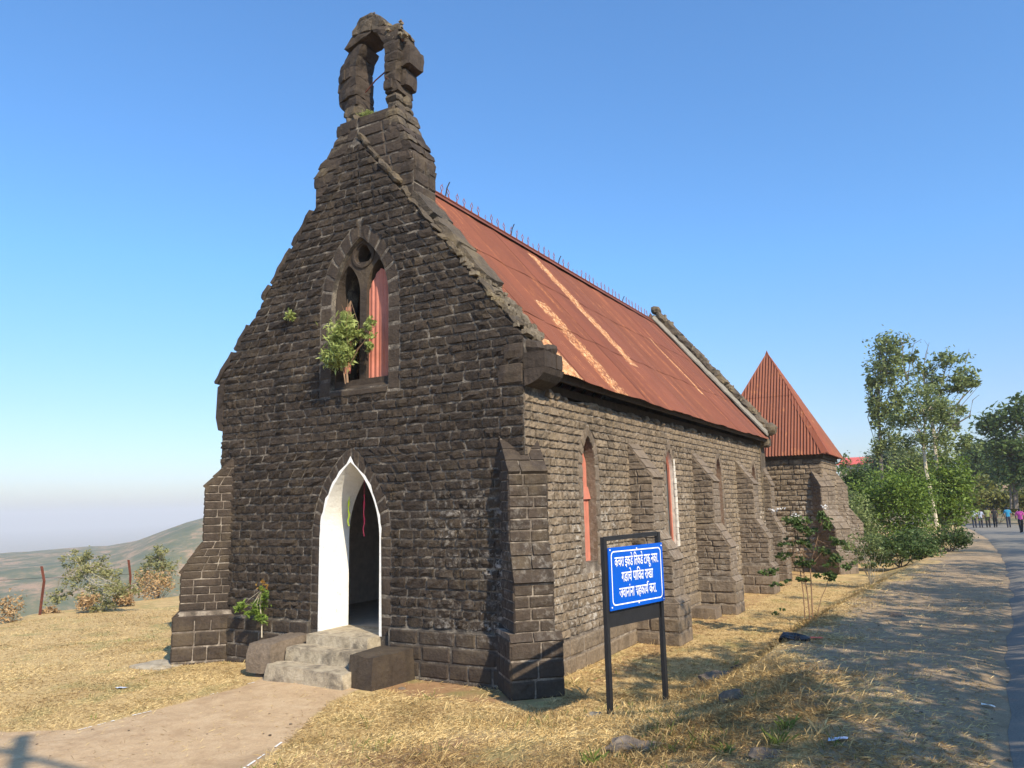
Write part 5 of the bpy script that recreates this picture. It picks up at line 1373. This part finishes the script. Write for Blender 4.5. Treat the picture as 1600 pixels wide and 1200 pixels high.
for (bp, tp, mid, Y, lbl) in (((60, 968), (64, 885), (68, 908), 3.9, "left rusty fence post with its top bent over"), ((200, 950), (200, 875), (203, 900), 6.5, "right rusty fence post behind the leaf litter")):
    t_ = empty("fence_post", lb(*bp, Y)); tag(t_, lbl, "fence post", "rusty fence posts")
    m = MB(); P = [Vector(at(*bp, Y)) - Vector((0, 0, .15)), Vector(at((bp[0] + mid[0]) / 2, (bp[1] + mid[1]) / 2, Y)), Vector(at(*mid, Y)), Vector(at(*tp, Y))]
    # angle iron: two thin flanges
    for dx, dy in ((.05, 0), (0, .05)):
        vs = []; 
        for p in P: vs += [p, p + Vector((dx, dy, 0)), p + Vector((dx + .008, dy + .008, 0)), p + Vector((.008, .008, 0))]
        fs = []
        for i in range(3):
            a = i * 4
            for k in range(4): fs.append((a + k, a + (k + 1) % 4, a + (k + 1) % 4 + 4, a + k + 4))
        m.add(vs, fs + [(0, 1, 2, 3), (12, 13, 14, 15)])
    m.tube(P, .022, 5); m.build("angle_iron", M_RUSTP, t_)
m = MB(); 
A0, A1, A2 = Vector(at(-200, 915, 1.0)), Vector(at(66, 903, 3.9)), Vector(at(202, 897, 6.5))
m.tube([A0, A0.lerp(A1, .5) - Vector((0, 0, .03)), A1, A1.lerp(A2, .5) - Vector((0, 0, .06)), A2], .006, 4)
tag(m.build("fence_wire", M_IRON), "thin sagging wire strung between the rusty fence posts", "wire")

# plants on the walls
Yd = -.30
plant("self_sown_plant", "leafy green plant with reddish tips growing from the left cheek block by the door", "plant", tuple(at(409, 992, -.12)), [(405, 945, 12, 12), (396, 955, 14, 10), (412, 930, 10, 10), (378, 948, 12, 8), (408, 965, 8, 10)], Yd, M_LGRN, M_BARKL,
      [([(409, 996), (409, 970), (406, 945), (408, 922)], .012, .005)], .085, 2600, droop=.35, stems=9, sr=.004, cr=.5, aspect=.28, extra_leaf=[((408, 915, 10, 7), M_LRED, 40, .07, "young_leaves")], hollow=.2)
plant("self_sown_plant", "bushy pale green plant hanging from the left light of the gable window", "plant", tuple(at(543, 592, .1)), [(528, 538, 19, 30), (542, 520, 15, 22), (522, 562, 15, 16), (545, 555, 11, 22), (545, 500, 9, 12), (534, 550, 18, 20)], -.24, M_LWIN, M_BARKB,
      [([(543, 598), (541, 570), (545, 530), (548, 470)], .022, .006), ([(540, 600), (536, 575), (532, 550)], .015, .006), ([(544, 575), (560, 545), (572, 530)], .008, .004)], .115, 7500, droop=.6, stems=12, sr=.005, cr=.6, aspect=.24, hollow=.1)
plant("self_sown_plant", "small yellow green sprig reaching in front of the pink window sheet", "plant", tuple(at(562, 545, .05)), [(578, 505, 7, 9), (572, 525, 12, 6), (577, 542, 7, 7), (566, 520, 5, 6)], -.12, M_LWIN, M_BARKB,
      [([(556, 548), (568, 535), (576, 515), (580, 502)], .007, .003), ([(566, 545), (577, 552)], .004, .003)], .075, 2600, droop=.2, stems=5, sr=.003, cr=.5, aspect=.45)
plant("self_sown_plant", "tiny tuft of leaves growing high on the facade left of the window", "plant", tuple(at(453, 502, -.02)), [(453, 493, 7, 7)], -.10, M_LWIN, M_BARKB, [([(453, 503), (453, 492)], .005, .003)], .065, 3600, stems=3, sr=.003, cr=.5)
l_ = Leaves(); c_, r = ell(576, 178, 14, 4, .38); clumpy(l_, c_, r, 260, .07, 10, .6, -.6, .14); tag(l_.build("grass_tuft", M_LWIN, None, tuple(c_)), "dry green tuft growing under the bell opening", "grass tuft")
m = MB()    # dry twigs in the left light of the window
for i in range(16):
    a = Vector(at(544 + rng.uniform(-3, 3), rng.uniform(500, 530), .12)); b = a + Vector((rng.uniform(-.1, .1), rng.uniform(-.08, .05), rng.uniform(.15, .5))); m.tube([a, a.lerp(b, .5) + Vector((rng.uniform(-.05, .05), 0, 0)), b], [.006, .005, .003], 4)
tag(m.build("dry_vine", M_BARKB), "dry brown vine stems climbing the left window light above the green plant", "vine")

# ------------------------------------------------------------------ stones and litter
def rock(px, py, z, s, flat, mat, label, seed, asp=1.2, nm="rock"):
    r = ray(px, py); p = CAM + r * ((z - CAM[2]) / r[2]); g = gz(p[0], p[1]); m = MB()
    m.rbox((p[0] - s * asp, p[1] - s, g - .05), (p[0] + s * asp, p[1] + s, g + s * flat), (4, 4, 3), s * .35, s * .35, .5, seed)
    tag(m.build(nm, mat, smooth=False), label, nm)
rock(1146, 1104, .45, .10, .9, M_ASHS, "squat brownish rock in the grass right of the notice board", 1)
rock(995, 1158, .5, .17, .25, M_ASHS, "flat grey stone slab sunk in the grass below the notice board", 2, 1.5)
rock(930, 1124, .1, .08, .5, M_CEM, "whitish stone at the foot of the notice board's left leg", 3)
rock(1404, 967, .55, .10, .5, M_ASHS, "small stone lying on the grey verge", 4)
rock(1128, 1040, .3, .22, .35, M_ASHS, "dark flat boulder half buried on the crest of the bank", 5, 1.3)
rock(1155, 1012, .3, .12, .9, M_ASH, "dark upright stone on the crest of the bank", 6)
rock(628, 1072, -.1, .05, .4, M_ASHS, "small pinkish stone in the dirt right of the steps", 7)
rock(598, 1070, -.15, .07, .9, M_CONC, "broken stone under the corner of the right cheek block", 8)
rock(1205, 1175, .7, .10, .25, M_ASHS, "flat reddish stone in the grass at the bottom right", 9, 1.4)
rock(1245, 1022, .45, .14, .4, M_BLACKP, "charred black heap beside the orange wrapper", 10, 1.4, "ash_heap")
rock(1290, 1165, .7, .045, .25, M_CONC, "pebble on the verge", 11) if False else None
def scrap(px, py, z, s, mat, label, seed):
    r = ray(px, py); p = CAM + r * ((z - CAM[2]) / r[2]); m = MB(); n_ = 5; vs = []
    for i in range(n_):
        for j in range(3):
            x = p[0] + (i / (n_ - 1) - .5) * s * 2.2; y = p[1] + (j / 2 - .5) * s; vs.append((x, y, gz(x, y) + .02 + .025 * abs(nz(x * 30 + seed, y * 30))))
    m.add(vs, [(i * 3 + j, (i + 1) * 3 + j, (i + 1) * 3 + j + 1, i * 3 + j + 1) for i in range(n_ - 1) for j in range(2)])
    tag(m.build("litter", mat), label, "litter")
scrap(190, 1077, -.2, .09, M_PACK, "white and blue packet lying on the straw left of the path", 1)
scrap(1276, 1015, .5, .09, M_ORNG, "orange wrapper on the verge beside the charred heap", 2)
scrap(1311, 1168, .75, .06, M_PACK, "crumpled clear packet in the grass at the bottom right", 3)
scrap(1544, 1100, .75, .045, M_WHITE, "white scrap of paper on the verge near the road", 4)

# red roofed house far off
hb = at(1338, 726, 150); hx, hy, hz = hb[0], 150, gz(hb[0], 150)
hs = empty("red_roofed_house", (hx, hy, hz)); tag(hs, "far low house with a long red roof above the trees right of the tower", "house")
zz = at(1338, 724, 150)[2]; zr_ = at(1338, 713, 150)[2]
m = MB(); m.box((hx - 3.0, hy, hz - 1), (hx + 3.0, hy + 7, zz)); m.build("wall", simple("house_wall", (.45, .33, .26), .9), hs)
m = MB(); m.add([(hx - 3.6, hy - .6, zz - .1), (hx + 3.2, hy - .6, zz - .1), (hx + 3.6, hy + 3.5, zr_), (hx - 2.4, hy + 3.5, zr_), (hx + 3.2, hy + 7.6, zz - .1), (hx - 3.6, hy + 7.6, zz - .1), (hx - 3.6, hy - .6, zz - .25), (hx + 3.2, hy - .6, zz - .25)],
      [(0, 1, 2, 3), (3, 2, 4, 5), (6, 7, 1, 0), (1, 4, 2), (0, 3, 5)]); m.build("roof", simple("red_tin_roof", (.55, .10, .07), .5, amp=.08), hs)
for k in (-1.8, 0, 1.8):
    m = MB(); m.box((hx + k - .35, hy - .03, zz - 1.7), (hx + k + .35, hy + .02, zz - .7)); m.build("window", M_GLASS, hs)

# ------------------------------------------------------------------ grass
def blades(n_, name, mat, hmin, hmax, flat, keep, wid, rmin=4.5, rmax=27, az0=-6, az1=66, stand=1.0, clumpn=0, tone=.5):
    R = np.exp(nr.uniform(math.log(rmin), math.log(rmax), n_)); a = np.radians(nr.uniform(az0, az1, n_))
    x = CAM[0] - R * np.sin(a); y = CAM[1] + R * np.cos(a)
    if clumpn:
        k = n_ // clumpn; x = np.repeat(x[:k], clumpn) + nr.normal(size=k * clumpn) * .03; y = np.repeat(y[:k], clumpn) + nr.normal(size=k * clumpn) * .03; R = np.repeat(R[:k], clumpn)
    inside = (np.abs(x) < 3.47) & (y > -.08) & (y < 17.3)
    inside |= (x > .2 - 1.6) & (x < 1.42) & (y > -1.12) & (y < 0)
    inside |= (np.abs(x - 4.85) < 0) 
    for yc in (4.5, 8.8, 13.2, 16.85): inside |= (x > 3.3) & (x < 4.30) & (np.abs(y - yc) < .40)
    inside |= (x > 2.2) & (x < 5.0) & (y > 20) | (edge_x(y) - x > .35)
    inside |= (np.abs(x - 3.5) < .42) & (np.abs(y + .15) < .55)
    kp = keep(x, y) * ~inside; sel = nr.uniform(size=len(x)) < kp
    x, y, R = x[sel], y[sel], R[sel]; m_ = len(x); z = ground_z(x, y) - .004
    L = nr.uniform(hmin, hmax, m_) * (.7 + .6 * vnoise(x, y, .5, 8)); th = nr.uniform(0, 2 * math.pi, m_)
    el = np.where(nr.uniform(size=m_) < flat, nr.uniform(.02, .3, m_), nr.uniform(.5, 1.45, m_))
    dx, dy, dz = np.cos(th) * np.cos(el), np.sin(th) * np.cos(el), np.sin(el)
    wv = wid * (R / 8) ** .8; ph = th + math.pi / 2 + nr.uniform(-.5, .5, m_)
    P0 = np.stack([x + np.cos(ph) * wv, y + np.sin(ph) * wv, z + .006], 1); P1 = np.stack([x - np.cos(ph) * wv, y - np.sin(ph) * wv, z + .006], 1)
    M0 = np.stack([x + dx * L * .55 + np.cos(ph) * wv * .7, y + dy * L * .55 + np.sin(ph) * wv * .7, z + .012 + dz * L * .6], 1)
    T0 = np.stack([x + dx * L, y + dy * L, z + .012 + dz * L * (.9 - .15 * (el < .3))], 1)
    P = np.stack([P0, P1, T0, M0], 1).reshape(-1, 3)
    tn = np.clip(tone + nr.uniform(-.25, .25, m_) + (vnoise(x, y, .8, 9) - .5) * .9, 0, 1)
    lv = Leaves(); lv.P = [P]; lv.T = [np.repeat(tn, 4)]
    o = lv.build(name, mat, None, (0, 0, 0)); tag(o, kind='stuff'); return o
def k_straw(x, y):
    k = (1 - .97 * np.clip(path_mask(x, y) * 1.2, 0, 1)) * (1 - .96 * dirt_mask(x, y)) * (1 - .88 * gravel_mask(x, y)) * (.35 + .9 * vnoise(x, y, .9, 11))
    return np.where(x > road_x(y) - .1, 0, k)
def k_mound(x, y):
    fg = sm(.6, -1.0, y + .35 * (x - 5)) * sm(1.2, 2.4, x + .0 * y) * (1 - sm(-.9, .6, x - 8.0)) 
    bank = np.exp(-((x - interp(y, [-1, 2, 6, 14, 22], [6.0, 6.1, 6.3, 6.9, 7.4])) / .75) ** 2) * sm(-1.5, .5, y)
    edge = np.exp(-((x - 3.9) / .35) ** 2) * sm(-.6, .3, y) * .8
    return np.clip(np.maximum(np.maximum(fg, bank), edge), 0, 1) * (1 - np.clip(path_mask(x, y) * 1.3, 0, 1)) * (.08 + 1.7 * vnoise(x, y, .45, 12) ** 1.8) * (1 - .85 * dirt_mask(x, y))
def k_verge(x, y): return sm(.55, .8, vnoise(x, y, .6, 14)) * sm(.3, .8, gravel_mask(x, y)) * (x < road_x(y) - .1)
blades(380000, "dry_straw", M_STRAW, .025, .085, .92, k_straw, .0018, tone=.6)
blades(110000, "dry_straw", M_STRAWB, .025, .09, .85, k_straw, .0018, tone=.4)
blades(230000, "dead_grass", M_STRAWB, .04, .13, .82, k_mound, .0012, rmin=4.2, rmax=20, tone=.6)
blades(110000, "dead_grass", M_STRAW, .04, .15, .8, k_mound, .0012, rmin=4.2, rmax=20, tone=.6)
blades(26000, "green_grass", M_GRASS, .05, .15, .2, lambda x, y: k_mound(x, y) * sm(.62, .8, vnoise(x, y, .5, 21)) * 1.6, .0018, rmin=4.2, rmax=18, clumpn=5)
blades(9000, "green_grass", M_GRASS, .03, .08, .3, lambda x, y: k_straw(x, y) * sm(.66, .82, vnoise(x, y, .7, 22)), .003, clumpn=6)
blades(40000, "dead_grass", M_STRAW, .03, .09, .85, k_verge, .0013, rmin=4.2, rmax=20)
# taller single tufts
TUFTS = [(1212, 1165, .22, "green"), (925, 1195, .22, "green"), (1130, 1180, .16, "green"), (1275, 1150, .25, "dry"), (910, 1090, .32, "dry"), (945, 1190, .2, "dry"), (1040, 1090, .2, "dry"), (860, 1100, .2, "dry"), (700, 1110, .2, "dry"), (520, 1110, .15, "dry"), (1225, 1140, .2, "green"), (895, 1070, .3, "dry"), (1320, 935, .2, "dry")]
TLAB = ["green grass tuft among dry grass right of the flat reddish stone", "green grass tuft at the bottom edge below the notice board", "green tuft between the flat grey slab and the squat rock", "dry tuft at the bottom right beside the crumpled packet",
        "tall dry stalks against the foot of the right buttress", "dry tuft at the bottom edge beside a green one", "dry stalks at the foot of the notice board's right leg", "dry stalks in front of the right buttress plinth", "dry tuft in the brown grass halfway between the steps and the right buttress",
        "low dry tuft beside the path right of the steps", "small green tuft above the larger one at the bottom right", "tall dry stalks against the side wall next to the notice board", "dry stalks on the bank right of the flowering sapling"]
for i, (px, py, h, kd) in enumerate(TUFTS):
    r = ray(px, py); z_ = .35
    for _ in range(6): p = CAM + r * ((z_ - CAM[2]) / r[2]); z_ = gz(p[0], p[1])
    h *= .75; m_ = 40 if kd == "green" else 14; lv = Leaves(); x = p[0] + nr.normal(size=m_) * .035; y = p[1] + nr.normal(size=m_) * .035; z = ground_z(x, y)
    th = nr.uniform(0, 6.28, m_); el = nr.uniform(.6, 1.45, m_); L = nr.uniform(.5, 1.1, m_) * h; dx, dy, dz = np.cos(th) * np.cos(el), np.sin(th) * np.cos(el), np.sin(el); wv = .002; ph = th + 1.57
    P = np.stack([np.stack([x + np.cos(ph) * wv, y + np.sin(ph) * wv, z], 1), np.stack([x - np.cos(ph) * wv, y - np.sin(ph) * wv, z], 1), np.stack([x + dx * L, y + dy * L, z + dz * L * .85], 1), np.stack([x + dx * L * .5, y + dy * L * .5, z + dz * L * .62], 1)], 1).reshape(-1, 3)
    lv.P = [P]; lv.T = [np.repeat(nr.uniform(.2, 1, m_), 4)]
    tag(lv.build("grass_tuft", M_GRASS if kd == "green" else M_STRAW, None, (p[0], p[1], z_)), TLAB[i], "grass tuft", "green grass tufts" if kd == "green" else "dry grass tufts")
# pebbles on the verge and path
m = MB()
for i in range(700):
    R = math.exp(rng.uniform(math.log(4.5), math.log(18))); a = R_(rng.uniform(-5, 66)); x, y = CAM[0] - R * math.sin(a), CAM[1] + R * math.cos(a)
    g_ = gravel_mask(np.array([x]), np.array([y]))[0]; pm = path_mask(np.array([x]), np.array([y]))[0]
    if (abs(x) < 3.5 and y > -1.2) or x > road_x(y) or rng.random() > max(g_, pm * .5, .15): continue
    s = rng.uniform(.006, .022); z = gz(x, y); m.rbox((x - s, y - s, z - s * .5), (x + s * 1.2, y + s, z + s * .9), (1, 1, 1), s * .5, s * .3, rng.random(), i)
tag(m.build("pebbles", M_SIDE), kind='stuff')
